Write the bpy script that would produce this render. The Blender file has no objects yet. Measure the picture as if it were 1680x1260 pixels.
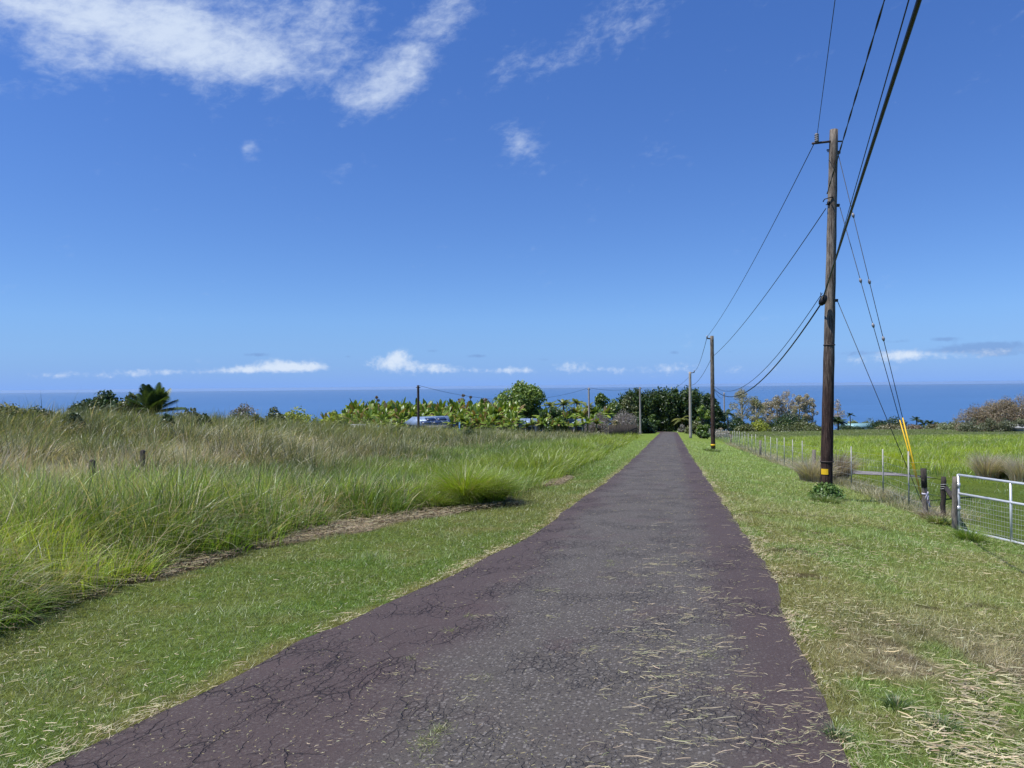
import bpy, math, random
import numpy as np
from mathutils import Vector, Matrix
random.seed(7)
RNG = np.random.default_rng(11)
C = bpy.context.scene.collection
scn = bpy.context.scene
PI = math.pi

# ------------------------------------------------------------------ camera
FPX, W0, H0 = 1200.0, 1680.0, 1260.0
PITCH, ROLL, EYE = 0.0025, -0.0095, 1.6
cam = bpy.data.cameras.new('camera'); co = bpy.data.objects.new('camera', cam); C.objects.link(co)
cam.sensor_width = 36; cam.lens = 36*FPX/W0; cam.clip_start = 0.05; cam.clip_end = 300000
RC = Matrix.Rotation(PI/2+PITCH, 3, 'X') @ Matrix.Rotation(ROLL, 3, 'Z')
co.matrix_world = Matrix.Translation((0, 0, EYE)) @ RC.to_4x4()
scn.camera = co

# ------------------------------------------------------------------ sun and exposure
SUN_EL, SUN_AZ = math.radians(62), math.radians(250)     # azimuth clockwise from +Y: behind the camera, to the left
sd = bpy.data.lights.new('sun', 'SUN'); sd.energy = 5.0; sd.angle = math.radians(0.53); sd.color = (1.0, 0.955, 0.88)
so = bpy.data.objects.new('sun', sd); C.objects.link(so)
SD = Vector((math.sin(SUN_AZ)*math.cos(SUN_EL), math.cos(SUN_AZ)*math.cos(SUN_EL), math.sin(SUN_EL)))
so.rotation_euler = (-SD).to_track_quat('-Z', 'Y').to_euler()
so.location = (-10, -20, 40)
scn.view_settings.view_transform = 'Standard'; scn.view_settings.look = 'None'
scn.view_settings.gamma = 1; scn.view_settings.exposure = 0.24
scn.view_settings.use_curve_mapping = False

# ------------------------------------------------------------------ node helper
class NT:
    def __init__(s, tree): s.t = tree; s.n = tree.nodes; s.l = tree.links
    def node(s, ty, **kw):
        n = s.n.new(ty)
        for k, v in kw.items(): setattr(n, k, v)
        return n
    def put(s, sock, v):
        if isinstance(v, bpy.types.NodeSocket): s.l.new(v, sock)
        elif v is not None: sock.default_value = v
    def m(s, op, a, b=None, c=None, clamp=False):
        n = s.node('ShaderNodeMath', operation=op); n.use_clamp = clamp
        s.put(n.inputs[0], a)
        if b is not None: s.put(n.inputs[1], b)
        if c is not None: s.put(n.inputs[2], c)
        return n.outputs[0]
    def mix(s, f, a, b, mode='MIX'):
        n = s.node('ShaderNodeMix', data_type='RGBA', blend_type=mode)
        s.put(n.inputs['Factor'], f)
        for nm, v in (('A', a), ('B', b)):
            k = [i for i in n.inputs if i.name == nm and i.type == 'RGBA'][0]
            if not isinstance(v, bpy.types.NodeSocket): v = tuple(v)+(1,) if len(v) == 3 else v
            s.put(k, v)
        return [o for o in n.outputs if o.type == 'RGBA'][0]
    def sstep(s, v, a, b):
        n = s.node('ShaderNodeMapRange', interpolation_type='SMOOTHSTEP')
        s.put(n.inputs[0], v); n.inputs[1].default_value = a; n.inputs[2].default_value = b
        return n.outputs[0]
    def noise(s, vec, sc, det=3, rough=.5, dist=0, dim='3D'):
        n = s.node('ShaderNodeTexNoise', noise_dimensions=dim)
        s.put(n.inputs['Vector'], vec); n.inputs['Scale'].default_value = sc
        n.inputs['Detail'].default_value = det; n.inputs['Roughness'].default_value = rough
        n.inputs['Distortion'].default_value = dist
        return n.outputs['Fac']
    def comb(s, x, y, z=0.0):
        n = s.node('ShaderNodeCombineXYZ')
        for i, v in enumerate((x, y, z)): s.put(n.inputs[i], v)
        return n.outputs[0]

# ------------------------------------------------------------------ pixel -> ray helpers (real ground positions measured from the photo)
def ray(px, py):
    d = RC @ Vector(((px-W0/2)/FPX, -(py-H0/2)/FPX, -1.0))
    return d/d.y
def at(px, py, depth):
    d = ray(px, py); return Vector((d.x*depth, depth, EYE+d.z*depth))

# ------------------------------------------------------------------ sky
world = bpy.data.worlds.new('World'); scn.world = world; world.use_nodes = True
t = NT(world.node_tree); t.n.clear()
sky = t.node('ShaderNodeTexSky', sky_type='NISHITA', sun_disc=False, sun_elevation=SUN_EL, sun_rotation=SUN_AZ,
             altitude=300, air_density=1.0, dust_density=0.35, ozone_density=3.0)
hs = t.node('ShaderNodeHueSaturation'); hs.inputs['Saturation'].default_value = 1.12; hs.inputs['Hue'].default_value = 0.512
t.l.new(sky.outputs[0], hs.inputs['Color'])
tc = t.node('ShaderNodeTexCoord'); sx = t.node('ShaderNodeSeparateXYZ'); t.l.new(tc.outputs['Generated'], sx.inputs[0])
X, Y, Z = sx.outputs
AZ = t.m('MULTIPLY', t.m('ARCTAN2', X, Y), 57.2958); EL = t.m('MULTIPLY', t.m('ARCSINE', Z), 57.2958)
rp = t.node('ShaderNodeValToRGB'); t.l.new(t.m('DIVIDE', EL, 60.0), rp.inputs[0]); cr_ = rp.color_ramp; cr_.interpolation = 'B_SPLINE'
for i_, (e_, g_) in enumerate(((0, (.62, .83, 1.15)), (2.2, (.60, .82, 1.20)), (5, (.70, .95, 1.30)), (15, (.79, 1.07, 1.42)), (29, (.86, 1.26, 1.66)), (60, (.9, 1.3, 1.75)))):
    el_ = cr_.elements[i_] if i_ < 2 else cr_.elements.new(e_/60); el_.position = e_/60; el_.color = tuple(v/2 for v in g_)+(1,)
vm_ = t.node('ShaderNodeVectorMath', operation='SCALE'); t.l.new(rp.outputs[0], vm_.inputs[0]); vm_.inputs['Scale'].default_value = 2.0
vx_ = t.node('ShaderNodeVectorMath', operation='MULTIPLY'); SKYMUL = vx_; t.l.new(vm_.outputs[0], vx_.inputs[1])
def azel(px, py):
    d = ray(px, py); d = d/d.length
    return math.degrees(math.atan2(d.x, d.y)), math.degrees(math.asin(d.z))
K = 20.9   # photo pixels per degree near the middle
def blobs(lst):
    tot = None
    for (px, py, rx, ry, rot, amp) in lst:
        a, e = azel(px, py)
        da = t.m('SUBTRACT', AZ, a); de = t.m('SUBTRACT', EL, e)
        if rot:
            c, s_ = math.cos(math.radians(rot)), math.sin(math.radians(rot))
            u = t.m('ADD', t.m('MULTIPLY', da, c*K/rx), t.m('MULTIPLY', de, s_*K/rx))
            v = t.m('ADD', t.m('MULTIPLY', da, -s_*K/ry), t.m('MULTIPLY', de, c*K/ry))
        else:
            u = t.m('MULTIPLY', da, K/rx); v = t.m('MULTIPLY', de, K/ry)
        r2 = t.m('MULTIPLY_ADD', u, u, t.m('MULTIPLY', v, v))
        g = t.m('MULTIPLY', t.m('POWER', 2.718, t.m('MULTIPLY', r2, -1.0)), amp)
        tot = g if tot is None else t.m('ADD', tot, g)
    return tot
# high wisps
vh = t.comb(t.m('MULTIPLY_ADD', EL, -.55, AZ), t.m('MULTIPLY', EL, 1.7))
n1 = t.noise(vh, .20, 9, .56, .25, '2D'); n2 = t.noise(vh, .9, 6, .62, .2, '2D')
hi = blobs([(150, 34, 330, 54, -3, .88), (60, 20, 200, 90, 0, .35), (380, 45, 200, 62, 10, .75), (440, 115, 90, 30, 0, .3), (515, 30, 60, 70, 0, .25), (700, 75, 150, 40, 46, .95), (625, 125, 50, 25, 30, .35),
            (858, 240, 44, 30, -15, 1.0), (408, 245, 16, 20, 0, .5), (1000, 50, 110, 36, 25, .70), (860, 95, 70, 40, 0, .38),
            (1290, 2, 90, 18, 0, .38), (1540, 60, 90, 40, 0, .2), (345, 215, 22, 25, 0, .26), (575, 165, 30, 14, 0, .3), (735, 170, 40, 12, 30, .25), (1060, 250, 18, 30, 0, .22), (600, 45, 60, 40, 0, .3)])
dens = t.m('ADD', t.m('MULTIPLY', n1, .95), t.m('MULTIPLY', n2, .62))
hd = t.sstep(t.m('ADD', t.m('MULTIPLY', dens, 1.0), t.m('MULTIPLY', hi, .62)), 0.96, 1.95)
# cumulus low over the horizon
vl = t.comb(AZ, t.m('MULTIPLY', EL, 1.25))
n3 = t.m('MULTIPLY_ADD', t.noise(vl, 2.2, 6, .6, .2, '2D'), .45, t.m('MULTIPLY', t.noise(vl, .62, 8, .66, .2, '2D'), .62))
lo = blobs([q_[:5]+(q_[5]+(.12 if q_[5] < .55 else 0),) for q_ in [(462, 600, 56, 11, 0, .85), (500, 604, 45, 7, 0, .5), (400, 606, 40, 6, 0, .5), (645, 596, 40, 14, 0, .95), (655, 582, 18, 10, 0, .5), (715, 602, 42, 9, 0, .7), (230, 612, 40, 8, 0, .42), (110, 615, 60, 7, 0, .34),
            (850, 607, 30, 9, 0, .42), (945, 604, 32, 12, 0, .5), (1100, 604, 60, 12, 0, .4), (1010, 607, 30, 7, 0, .34), (1485, 580, 36, 7, 0, .7), (1600, 578, 100, 8, 0, .30), (1240, 605, 50, 9, 0, .25), (1440, 590, 80, 8, 0, .3), (790, 608, 90, 5, 0, .3), (330, 610, 60, 5, 0, .3)]])
ld = t.sstep(t.m('ADD', t.m('MULTIPLY', n3, .9), t.m('MULTIPLY', lo, .55)), .62, 1.12)
gr = blobs([(420, 582, 24, 4, 0, .8), (782, 584, 20, 4, 0, .8), (710, 576, 14, 4, 0, .6), (570, 585, 10, 2, 0, .5), (1550, 556, 24, 4, 0, .8), (1625, 566, 60, 6, 0, .9), (1475, 560, 20, 4, 0, .6), (1400, 580, 40, 6, 0, .5),
            (1540, 576, 80, 5, 0, .65), (1106, 578, 12, 4, 0, .6), (892, 590, 14, 3, 0, .5), (1195, 577, 16, 2.5, 0, .5), (640, 603, 70, 3.5, 0, .3), (1650, 580, 60, 6, 0, .6)])
gd = t.sstep(t.m('ADD', t.m('MULTIPLY', n3, .8), t.m('MULTIPLY', gr, .6)), .62, .95)
# pale sea air at the horizon
hz = t.m('POWER', 2.718, t.m('MULTIPLY', t.m('MAXIMUM', EL, 0.0), -.17))
hz2 = t.m('POWER', 2.718, t.m('MULTIPLY', t.m('MAXIMUM', EL, 0.0), -.5))
cmap = t.mix(t.m('MULTIPLY', hz, .35), hs.outputs[0], (2.9, 5.6, 10.6))
cmap = t.mix(t.m('MULTIPLY', hz2, .55), cmap, (3.1, 5.1, 9.6))
t.l.new(cmap, SKYMUL.inputs[0]); cmap = SKYMUL.outputs[0]
cmap = t.mix(t.m('MULTIPLY', gd, .55), cmap, (1.9, 3.3, 6.6))
cmap = t.mix(t.m('MULTIPLY', ld, .85), cmap, (8.0, 9.0, 10.4))
cmap = t.mix(t.m('MULTIPLY', hd, .95), cmap, (6.9, 8.0, 9.9))
bg = t.node('ShaderNodeBackground'); t.l.new(cmap, bg.inputs[0]); bg.inputs[1].default_value = 0.080
wo = t.node('ShaderNodeOutputWorld'); t.l.new(bg.outputs[0], wo.inputs[0])
world.cycles.sampling_method = 'MANUAL'; world.cycles.sample_map_resolution = 512

# ------------------------------------------------------------------ noise in numpy
_T = np.random.default_rng(3).random((256, 256))
def vn(x, y):
    x = np.asarray(x, float); y = np.asarray(y, float)
    xi = np.floor(x).astype(int); yi = np.floor(y).astype(int); fx = x-xi; fy = y-yi
    fx = fx*fx*(3-2*fx); fy = fy*fy*(3-2*fy)
    g = lambda a, b: _T[a & 255, b & 255]
    return (g(xi, yi)*(1-fx)+g(xi+1, yi)*fx)*(1-fy)+(g(xi, yi+1)*(1-fx)+g(xi+1, yi+1)*fx)*fy
def fbm(x, y, sc=1.0, o=4, off=0):
    r = 0; a = .5; tot = 0
    for i in range(o):
        r = r+a*vn(np.asarray(x)*sc+off+17*i, np.asarray(y)*sc-off+31*i); tot += a; a *= .5; sc *= 2.03
    return r/tot
def ss(v, a, b):
    q = np.clip((v-a)/(b-a), 0, 1); return q*q*(3-2*q)

# ------------------------------------------------------------------ terrain function; s = metres to the right of the road's centre line
RX, RK = -.43, .217; RN = math.sqrt(1+RK*RK)
def S(x, y): return (x-RX-RK*y)/RN
def XS(s, y): return RX+RK*y+RN*s
def H(x, y):
    x = np.asarray(x, float); y = np.asarray(y, float); s = S(x, y)
    z = -.054*y
    z = z-.115*np.clip(s-1.8, 0, 4.2)*ss(y, -15, 5)*(1-.0*s)
    z = z+.040*np.clip(-s-6, 0, 38)*(1-ss(y, 62, 100))*ss(y, -10, 10)
    z = z+.85*ss(-s, 14, 34)*ss(y, 18, 34)*(1-ss(y, 50, 75))
    z = z-.05*np.maximum(0, y-205)
    off = ss(np.abs(s), 1.9, 3.0)
    z = z+off*(1-ss(np.abs(y), 30, 60))*(.05*(fbm(x, y, .9, 3)-.5)+.14*(fbm(x, y, .22, 2, 5)-.5))
    return z
def Hf(x, y): return float(H(x, y))
def G(px, py):
    d = ray(px, py); lo_, hi_ = 1.0, 1.0
    while EYE+d.z*hi_ > Hf(d.x*hi_, hi_) and hi_ < 800: lo_ = hi_; hi_ *= 1.05
    for _ in range(40):
        mdl = (lo_+hi_)/2
        if EYE+d.z*mdl > Hf(d.x*mdl, mdl): lo_ = mdl
        else: hi_ = mdl
    return Vector((d.x*hi_, hi_, Hf(d.x*hi_, hi_)))
def on_ground(px, depth):
    d = ray(px, 630); return Vector((d.x*depth, depth, Hf(d.x*depth, depth)))

# ------------------------------------------------------------------ object helpers
def tag(o, label=None, cat=None, group=None, kind=None):
    if label: o['label'] = label
    if cat: o['category'] = cat
    if group: o['group'] = group
    if kind: o['kind'] = kind
    return o
def thing(name, label, cat, loc, rotz=0, group=None):
    o = bpy.data.objects.new(name, None); C.objects.link(o); o.location = loc; o.rotation_euler = (0, 0, rotz)
    o.empty_display_size = .3
    return tag(o, label, cat, group)
def copy_tree(o, loc, rotz=0, scale=1, parent=None):
    c = o.copy(); C.objects.link(c)
    if parent: c.parent = parent
    else: c.location = loc; c.rotation_euler = (0, 0, rotz); c.scale = (scale,)*3
    for ch in list(o.children): copy_tree(ch, None, parent=c)
    return c
def np_mesh(name, V, F, col=None, mat=None, parent=None, smooth=False, loc=None):
    """V (n,3); F list of (m,k) integer arrays; col (n,3)"""
    me = bpy.data.meshes.new(name)
    V = np.asarray(V, np.float32)
    if loc is not None: V = V-np.asarray(loc, np.float32)
    if not isinstance(F, list): F = [F]
    F = [np.asarray(f, np.int32) for f in F if len(f)]
    nl = sum(f.size for f in F); npoly = sum(len(f) for f in F)
    me.vertices.add(len(V)); me.vertices.foreach_set('co', V.ravel())
    me.loops.add(nl); me.loops.foreach_set('vertex_index', np.concatenate([f.ravel() for f in F]))
    me.polygons.add(npoly)
    tot = np.concatenate([np.full(len(f), f.shape[1], np.int32) for f in F])
    me.polygons.foreach_set('loop_start', np.concatenate([[0], np.cumsum(tot)[:-1]]).astype(np.int32))
    me.polygons.foreach_set('loop_total', tot)
    if smooth: me.polygons.foreach_set('use_smooth', np.ones(npoly, bool))
    me.update(calc_edges=True)
    if col is not None:
        a = me.color_attributes.new('col', 'FLOAT_COLOR', 'POINT')
        c4 = np.ones((len(V), 4), np.float32); c4[:, :3] = col
        a.data.foreach_set('color', c4.ravel())
    if mat: me.materials.append(mat)
    o = bpy.data.objects.new(name, me); C.objects.link(o)
    if parent: o.parent = parent
    if loc is not None: o.location = loc
    return o
class MB:
    """collects boxes and tubes into one mesh"""
    def __init__(s): s.v = []; s.q = []; s.tr = []; s.n = 0
    def add(s, v, q=(), tr=()):
        s.v.append(np.asarray(v, float)); s.q += [tuple(i+s.n for i in f) for f in q]; s.tr += [tuple(i+s.n for i in f) for f in tr]; s.n += len(v)
    def box(s, c, sz, rot=None):
        c = Vector(c); h = Vector(sz)/2; M = rot if rot else Matrix.Identity(3)
        v = [tuple(c+M @ Vector((h.x*a, h.y*b, h.z*d))) for a in (-1, 1) for b in (-1, 1) for d in (-1, 1)]
        s.add(v, [(0, 1, 3, 2), (4, 6, 7, 5), (0, 4, 5, 1), (2, 3, 7, 6), (0, 2, 6, 4), (1, 5, 7, 3)]); return s
    def tube(s, pts, r, n=8, cap=True):
        pts = [Vector(p) for p in pts]
        rs = r if isinstance(r, (list, tuple)) else [r]*len(pts)
        V = []; up = None
        for i, p in enumerate(pts):
            d = (pts[min(i+1, len(pts)-1)]-pts[max(i-1, 0)]).normalized()
            if up is None: up = Vector((0, 0, 1)) if abs(d.z) < .9 else Vector((0, 1, 0))
            a = d.cross(up).normalized(); b = a.cross(d).normalized(); up = b
            for k in range(n):
                th = 2*PI*k/n; V.append(tuple(p+(a*math.cos(th)+b*math.sin(th))*rs[i]))
        Q = [(i*n+k, i*n+(k+1) % n, (i+1)*n+(k+1) % n, (i+1)*n+k) for i in range(len(pts)-1) for k in range(n)]
        T = []
        if cap:
            for base, sgn in ((0, -1), ((len(pts)-1)*n, 1)):
                for k in range(1, n-1): T.append((base, base+k, base+k+1) if sgn > 0 else (base, base+k+1, base+k))
        s.add(V, Q, T); return s
    def build(s, name, mat, parent=None, smooth=False, loc=None):
        V = np.concatenate(s.v); F = []
        if s.q: F.append(np.array(s.q))
        if s.tr: F.append(np.array(s.tr))
        o = np_mesh(name, V, F, None, mat, parent, smooth, loc); return o

# ------------------------------------------------------------------ materials
def newmat(name):
    m = bpy.data.materials.new(name); m.use_nodes = True; n = NT(m.node_tree); n.n.clear()
    out = n.node('ShaderNodeOutputMaterial'); return m, n, out
def solid(name, col, rough=.7, metal=0, var=.25, scale=6, bump=0, bscale=30, stretch=None, spec=.3):
    m, n, out = newmat(name)
    tcn = n.node('ShaderNodeTexCoord'); vec = tcn.outputs['Object']
    if stretch:
        mp = n.node('ShaderNodeMapping'); n.l.new(vec, mp.inputs[0]); mp.inputs['Scale'].default_value = stretch; vec = mp.outputs[0]
    f = n.noise(vec, scale, 5, .6)
    c = n.mix(n.sstep(f, .25, .75), [v*(1-var) for v in col], [min(1, v*(1+var)) for v in col])
    p = n.node('ShaderNodeBsdfPrincipled'); n.l.new(c, p.inputs['Base Color'])
    p.inputs['Roughness'].default_value = rough; p.inputs['Metallic'].default_value = metal; p.inputs['Specular IOR Level'].default_value = spec
    if bump:
        b = n.node('ShaderNodeBump'); b.inputs['Strength'].default_value = bump; b.inputs['Distance'].default_value = .02
        n.l.new(n.noise(vec, bscale, 4, .6), b.inputs['Height']); n.l.new(b.outputs[0], p.inputs['Normal'])
    n.l.new(p.outputs[0], out.inputs[0]); return m
def vegmat(name, trans=.42, gloss=.05, rough=.45):
    m, n, out = newmat(name)
    a = n.node('ShaderNodeAttribute', attribute_name='col')
    d = n.node('ShaderNodeBsdfDiffuse'); n.l.new(a.outputs['Color'], d.inputs[0])
    tr = n.node('ShaderNodeBsdfTranslucent')
    yc = n.mix(1.0, a.outputs['Color'], (1.25, 1.2, .55), 'MULTIPLY'); n.l.new(yc, tr.inputs[0])
    mx = n.node('ShaderNodeMixShader'); mx.inputs[0].default_value = trans
    n.l.new(d.outputs[0], mx.inputs[1]); n.l.new(tr.outputs[0], mx.inputs[2])
    g = n.node('ShaderNodeBsdfGlossy'); g.inputs['Roughness'].default_value = rough; g.inputs[0].default_value = (.9, .95, 1, 1)
    m2 = n.node('ShaderNodeMixShader'); m2.inputs[0].default_value = gloss
    n.l.new(mx.outputs[0], m2.inputs[1]); n.l.new(g.outputs[0], m2.inputs[2]); n.l.new(m2.outputs[0], out.inputs[0])
    return m
M_GRASS = vegmat('grass blades'); M_LEAF = vegmat('tree leaves', .25, .04); M_STRAW = vegmat('dry straw', .12, .03)
M_GLEAF = vegmat('broad leaves', .3, .035, .4)
M_BARK = solid('bark', (.12, .10, .085), .9, var=.35, bump=.4, scale=4)
M_PALEBARK = solid('pale bark', (.42, .40, .36), .9, var=.25, scale=3)
M_STEEL = solid('galvanised steel', (.62, .64, .66), .42, .35, var=.08, scale=9)
M_MESHW = solid('galvanised wire', (.50, .51, .50), .55, .3, var=.1)
M_TPOST = solid('weathered metal post', (.40, .40, .36), .7, .1, var=.2)
M_OLDWOOD = solid('weathered fence wood', (.17, .15, .125), .9, var=.45, scale=7, bump=.8, bscale=20, stretch=(6, 6, 1))
M_DARKWOOD = solid('dark fence wood', (.05, .042, .036), .9, var=.5, scale=7, bump=.8, bscale=20, stretch=(6, 6, 1))
M_BLACK = solid('black cable', (.012, .012, .014), .5, var=.1)
M_WIRE = solid('weathered cable', (.035, .04, .05), .6, var=.1)
M_YEL = solid('yellow guard', (.75, .47, .02), .5, var=.12)
M_PORC = solid('grey porcelain', (.22, .22, .24), .25, var=.1)
M_IRON = solid('rusted iron', (.07, .055, .05), .7, .3, var=.3)
M_RIBBON = solid('pale ribbon', (.62, .58, .66), .8, var=.08)
M_WHITE = solid('white paint', (.75, .75, .73), .7, var=.06)
M_CLAD = solid('grey cladding', (.28, .29, .29), .8, var=.1)
M_GLASS = solid('window glass', (.03, .04, .05), .1, var=.1, spec=.6)

def pole_mat():
    m, n, out = newmat('creosoted pole')
    tcn = n.node('ShaderNodeTexCoord'); sp = n.node('ShaderNodeSeparateXYZ'); n.l.new(tcn.outputs['Object'], sp.inputs[0])
    mp = n.node('ShaderNodeMapping'); n.l.new(tcn.outputs['Object'], mp.inputs[0]); mp.inputs['Scale'].default_value = (9, 9, .8)
    f = n.noise(mp.outputs[0], 3.2, 6, .68); f2 = n.noise(mp.outputs[0], 12, 4, .7)
    mp2 = n.node('ShaderNodeMapping'); n.l.new(tcn.outputs['Object'], mp2.inputs[0]); mp2.inputs['Scale'].default_value = (1, 1, .35)
    big = n.noise(mp2.outputs[0], 2.2, 4, .6)
    h = n.m('ADD', sp.outputs[2], n.m('MULTIPLY_ADD', big, 5.0, -2.5))
    old = n.sstep(h, 2.2, 5.6)
    dark = n.mix(n.sstep(f, .35, .7), (.018, .011, .010), (.085, .052, .042))
    grey = n.mix(n.sstep(f, .36, .66), (.06, .047, .038), (.27, .235, .195))
    c = n.mix(old, dark, grey)
    c = n.mix(n.sstep(f2, .60, .72), c, (.015, .011, .010))
    c = n.mix(n.sstep(f2, .38, .28), c, (.34, .30, .25))
    p = n.node('ShaderNodeBsdfPrincipled'); n.l.new(c, p.inputs['Base Color']); p.inputs['Roughness'].default_value = .85; p.inputs['Specular IOR Level'].default_value = .2
    b = n.node('ShaderNodeBump'); b.inputs['Strength'].default_value = .9; b.inputs['Distance'].default_value = .02
    n.l.new(f, b.inputs['Height']); n.l.new(b.outputs[0], p.inputs['Normal'])
    n.l.new(p.outputs[0], out.inputs[0]); return m
M_POLE = pole_mat()
M_PALEPOLE = solid('bleached pole wood', (.33, .30, .27), .9, var=.3, scale=3, stretch=(6, 6, 1))

# ------------------------------------------------------------------ colour zones (true surface colours by place)
def lerp(a, b, f): f = np.asarray(f)[..., None]; return np.asarray(a)*(1-f)+np.asarray(b)*f
G_LUSH = np.array((.122, .205, .034)); G_MID = np.array((.155, .225, .052)); G_DRY = np.array((.24, .225, .085)); STRAW = np.array((.46, .40, .25)); DIRT = np.array((.105, .078, .055))
G_LIME = np.array((.30, .40, .022)); OLIVE = np.array((.175, .215, .055)); TAUPE = np.array((.56, .48, .33)); RUST = np.array((.27, .19, .10))
L_EDGE = ([-30, 2, 3.4, 5.5, 7, 8.3, 9.7, 10.9, 14.3, 19.6, 28, 50, 125, 400], [-2.6, -2.6, -2.5, -2.25, -2.04, -1.8, -1.68, -1.53, -1.52, -1.38, -1.3, -1.35, -1.5, -1.5])
R_EDGE = ([-30, 2, 3.4, 5.1, 7.4, 12.8, 19, 40, 125, 400], [1.2, 1.2, 1.22, 1.3, 1.43, 1.45, 1.42, 1.4, 1.5, 1.5])
def ledge(y): return np.interp(y, *L_EDGE)+.13*(fbm(y, y*0+3, .9, 4)-.5)*2*.6
def redge(y): return np.interp(y, *R_EDGE)+.10*(fbm(y, y*0+9, 1.1, 4)-.5)*2*.6
EDGE = lambda y: np.interp(y, [-10, 4, 6, 7.2, 9.4, 11.7, 13.2, 15.5, 21, 27, 39, 74, 125], [-5, -5, -5, -5.25, -5.4, -5.15, -4.35, -3.1, -3.05, -3.15, -3.3, -3.9, -4.2])
def dirt_band(s, y):     # bare raked strip at the foot of the tall grass on the left
    c = EDGE(y)+.10+.2*(fbm(y, y*0, .35, 2)-.5)
    w = .03+.62*ss(y, 8.6, 11.2)*(1-ss(y, 14.4, 15.8))+.28*ss(y, 18.5, 19.5)*(1-ss(y, 22, 23.5))+.20*ss(fbm(y, y*0, 1.1, 2, 6), .42, .6)*(1-ss(y, 9, 11))
    w = w*(.75+.5*fbm(y, s, 1.4, 2, 9)); return 1-ss(np.abs(s-c-w*.6), w*.75, w*1.15)
def zone_col(x, y):
    s = S(x, y)
    a = fbm(x, y, .5, 4); b = fbm(x, y, 2.3, 3, 7); c = fbm(x, y, .13, 3, 3); e = fbm(x, y, 6, 2, 5)
    left = lerp(G_LUSH, G_MID, ss(a*.7+b*.3, .38, .68)); left = lerp(left, G_DRY, .55*ss(c+.15*b, .58, .8)+.25*ss(b, .62, .85))
    left = lerp(left, G_DRY*1.1, .8*(1-ss(ledge(y)-s, .03, .30))*ss(b+.3*e, .35, .7))
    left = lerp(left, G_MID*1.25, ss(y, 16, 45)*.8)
    right = lerp(G_MID*1.2, G_DRY*1.25, ss(a*.6+b*.4, .30, .62)*.6)
    right = lerp(right, G_LUSH*1.2, .7*ss(c, .52, .66)*(1-ss(b, .5, .8)))
    right = lerp(right, G_DRY, .75*(1-ss(s-redge(y), .1, .9))*(ss(b, .25, .6)))
    nearstraw = (1-ss(y, 4.4, 7.6))*ss(s, 1.2, 2.0)
    right = lerp(right, lerp(DIRT*1.3, STRAW*.7, ss(e*.6+b*.4, .35, .62)), np.clip(nearstraw*ss(b*.4+a*.6, .38, .58), 0, .9))
    right = lerp(right, DIRT, .7*ss(fbm(x, y*2.0, 1.1, 3, 12), .74, .80)*(1-ss(y, 14, 20)))
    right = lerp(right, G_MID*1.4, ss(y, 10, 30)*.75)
    col = np.where((s < 0)[..., None], left, right)
    col = lerp(col, lerp(DIRT*1.3, STRAW*.85, ss(b*.5+e*.5, .3, .65)), dirt_band(s, y)*ss(e*.5+b*.5, .18, .42))
    # tall grass field on the left
    fl = ss(EDGE(y)-s, .0, .5)
    fc = lerp(OLIVE*.6, TAUPE*.6, ss(a, .4, .6)); fc = lerp(fc, G_LUSH*.8, (1-ss(-s, 9, 13))*.8)
    col = lerp(col, fc, fl)
    # pasture on the right, past the fence
    fr = ss(s, 5.7, 6.4)
    pc = lerp(G_LIME*.75, G_MID*1.1, ss(a*.5+c*.5, .45, .62)); pc = lerp(pc, np.array((.115, .155, .05)), ss(y, 75, 120)); pc = lerp(pc, G_MID*1.05, 1-ss(y, 22, 30))
    col = lerp(col, pc, fr)
    return col

# ------------------------------------------------------------------ ground, road, sea
def axis(lo_, hi_, fine, n):
    b = 1.0
    f = lambda B: fine*n/B*np.sinh(B)
    for _ in range(80): b *= 1.05 if f(b) < hi_ else .97
    tt = np.linspace(0, 1, n)[1:]; pos = hi_*np.sinh(b*tt)/np.sinh(b)
    return pos
sp = axis(0, 6000, .05, 240); sg = np.concatenate([-sp[::-1], [0], sp])
ypos = axis(0, 6000, .05, 400); yneg = -axis(0, 400, .3, 60)[::-1]; yg = np.concatenate([yneg, [0], ypos])+3.0
SS_, YY = np.meshgrid(sg, yg, indexing='ij'); XX = XS(SS_, YY)
ZZ = H(XX, YY); ZZ = np.maximum(ZZ, -305)
def gridmesh(name, XX, YY, ZZ, col, mat, loc=None):
    n, m = XX.shape; idx = np.arange(n*m).reshape(n, m)
    F = np.stack([idx[:-1, :-1], idx[1:, :-1], idx[1:, 1:], idx[:-1, 1:]], -1).reshape(-1, 4)
    return np_mesh(name, np.stack([XX, YY, ZZ], -1).reshape(-1, 3), F, col, mat, smooth=True)
def ground_mat():
    m, n, out = newmat('ground')
    a = n.node('ShaderNodeAttribute', attribute_name='col'); geo = n.node('ShaderNodeNewGeometry')
    f = n.noise(geo.outputs['Position'], 14, 5, .7); f2 = n.noise(geo.outputs['Position'], 1.6, 5, .65)
    c = n.mix(n.sstep(f, .3, .7), n.mix(1, a.outputs['Color'], (.45, .42, .42), 'MULTIPLY'), n.mix(1, a.outputs['Color'], (1.2, 1.15, 1.15), 'MULTIPLY'))
    c = n.mix(n.sstep(f2, .35, .7), n.mix(1, c, (.82, .85, .8), 'MULTIPLY'), c)
    p = n.node('ShaderNodeBsdfDiffuse'); n.l.new(c, p.inputs[0])
    b = n.node('ShaderNodeBump'); b.inputs['Strength'].default_value = .6; b.inputs['Distance'].default_value = .03
    n.l.new(f, b.inputs['Height']); n.l.new(b.outputs[0], p.inputs['Normal']); n.l.new(p.outputs[0], out.inputs[0]); return m
g = gridmesh('ground', XX, YY, ZZ, (zone_col(XX, YY)*(.62+.38*ss(YY, 16, 60))[..., None]).reshape(-1, 3), ground_mat()); tag(g, kind='structure')

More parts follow.
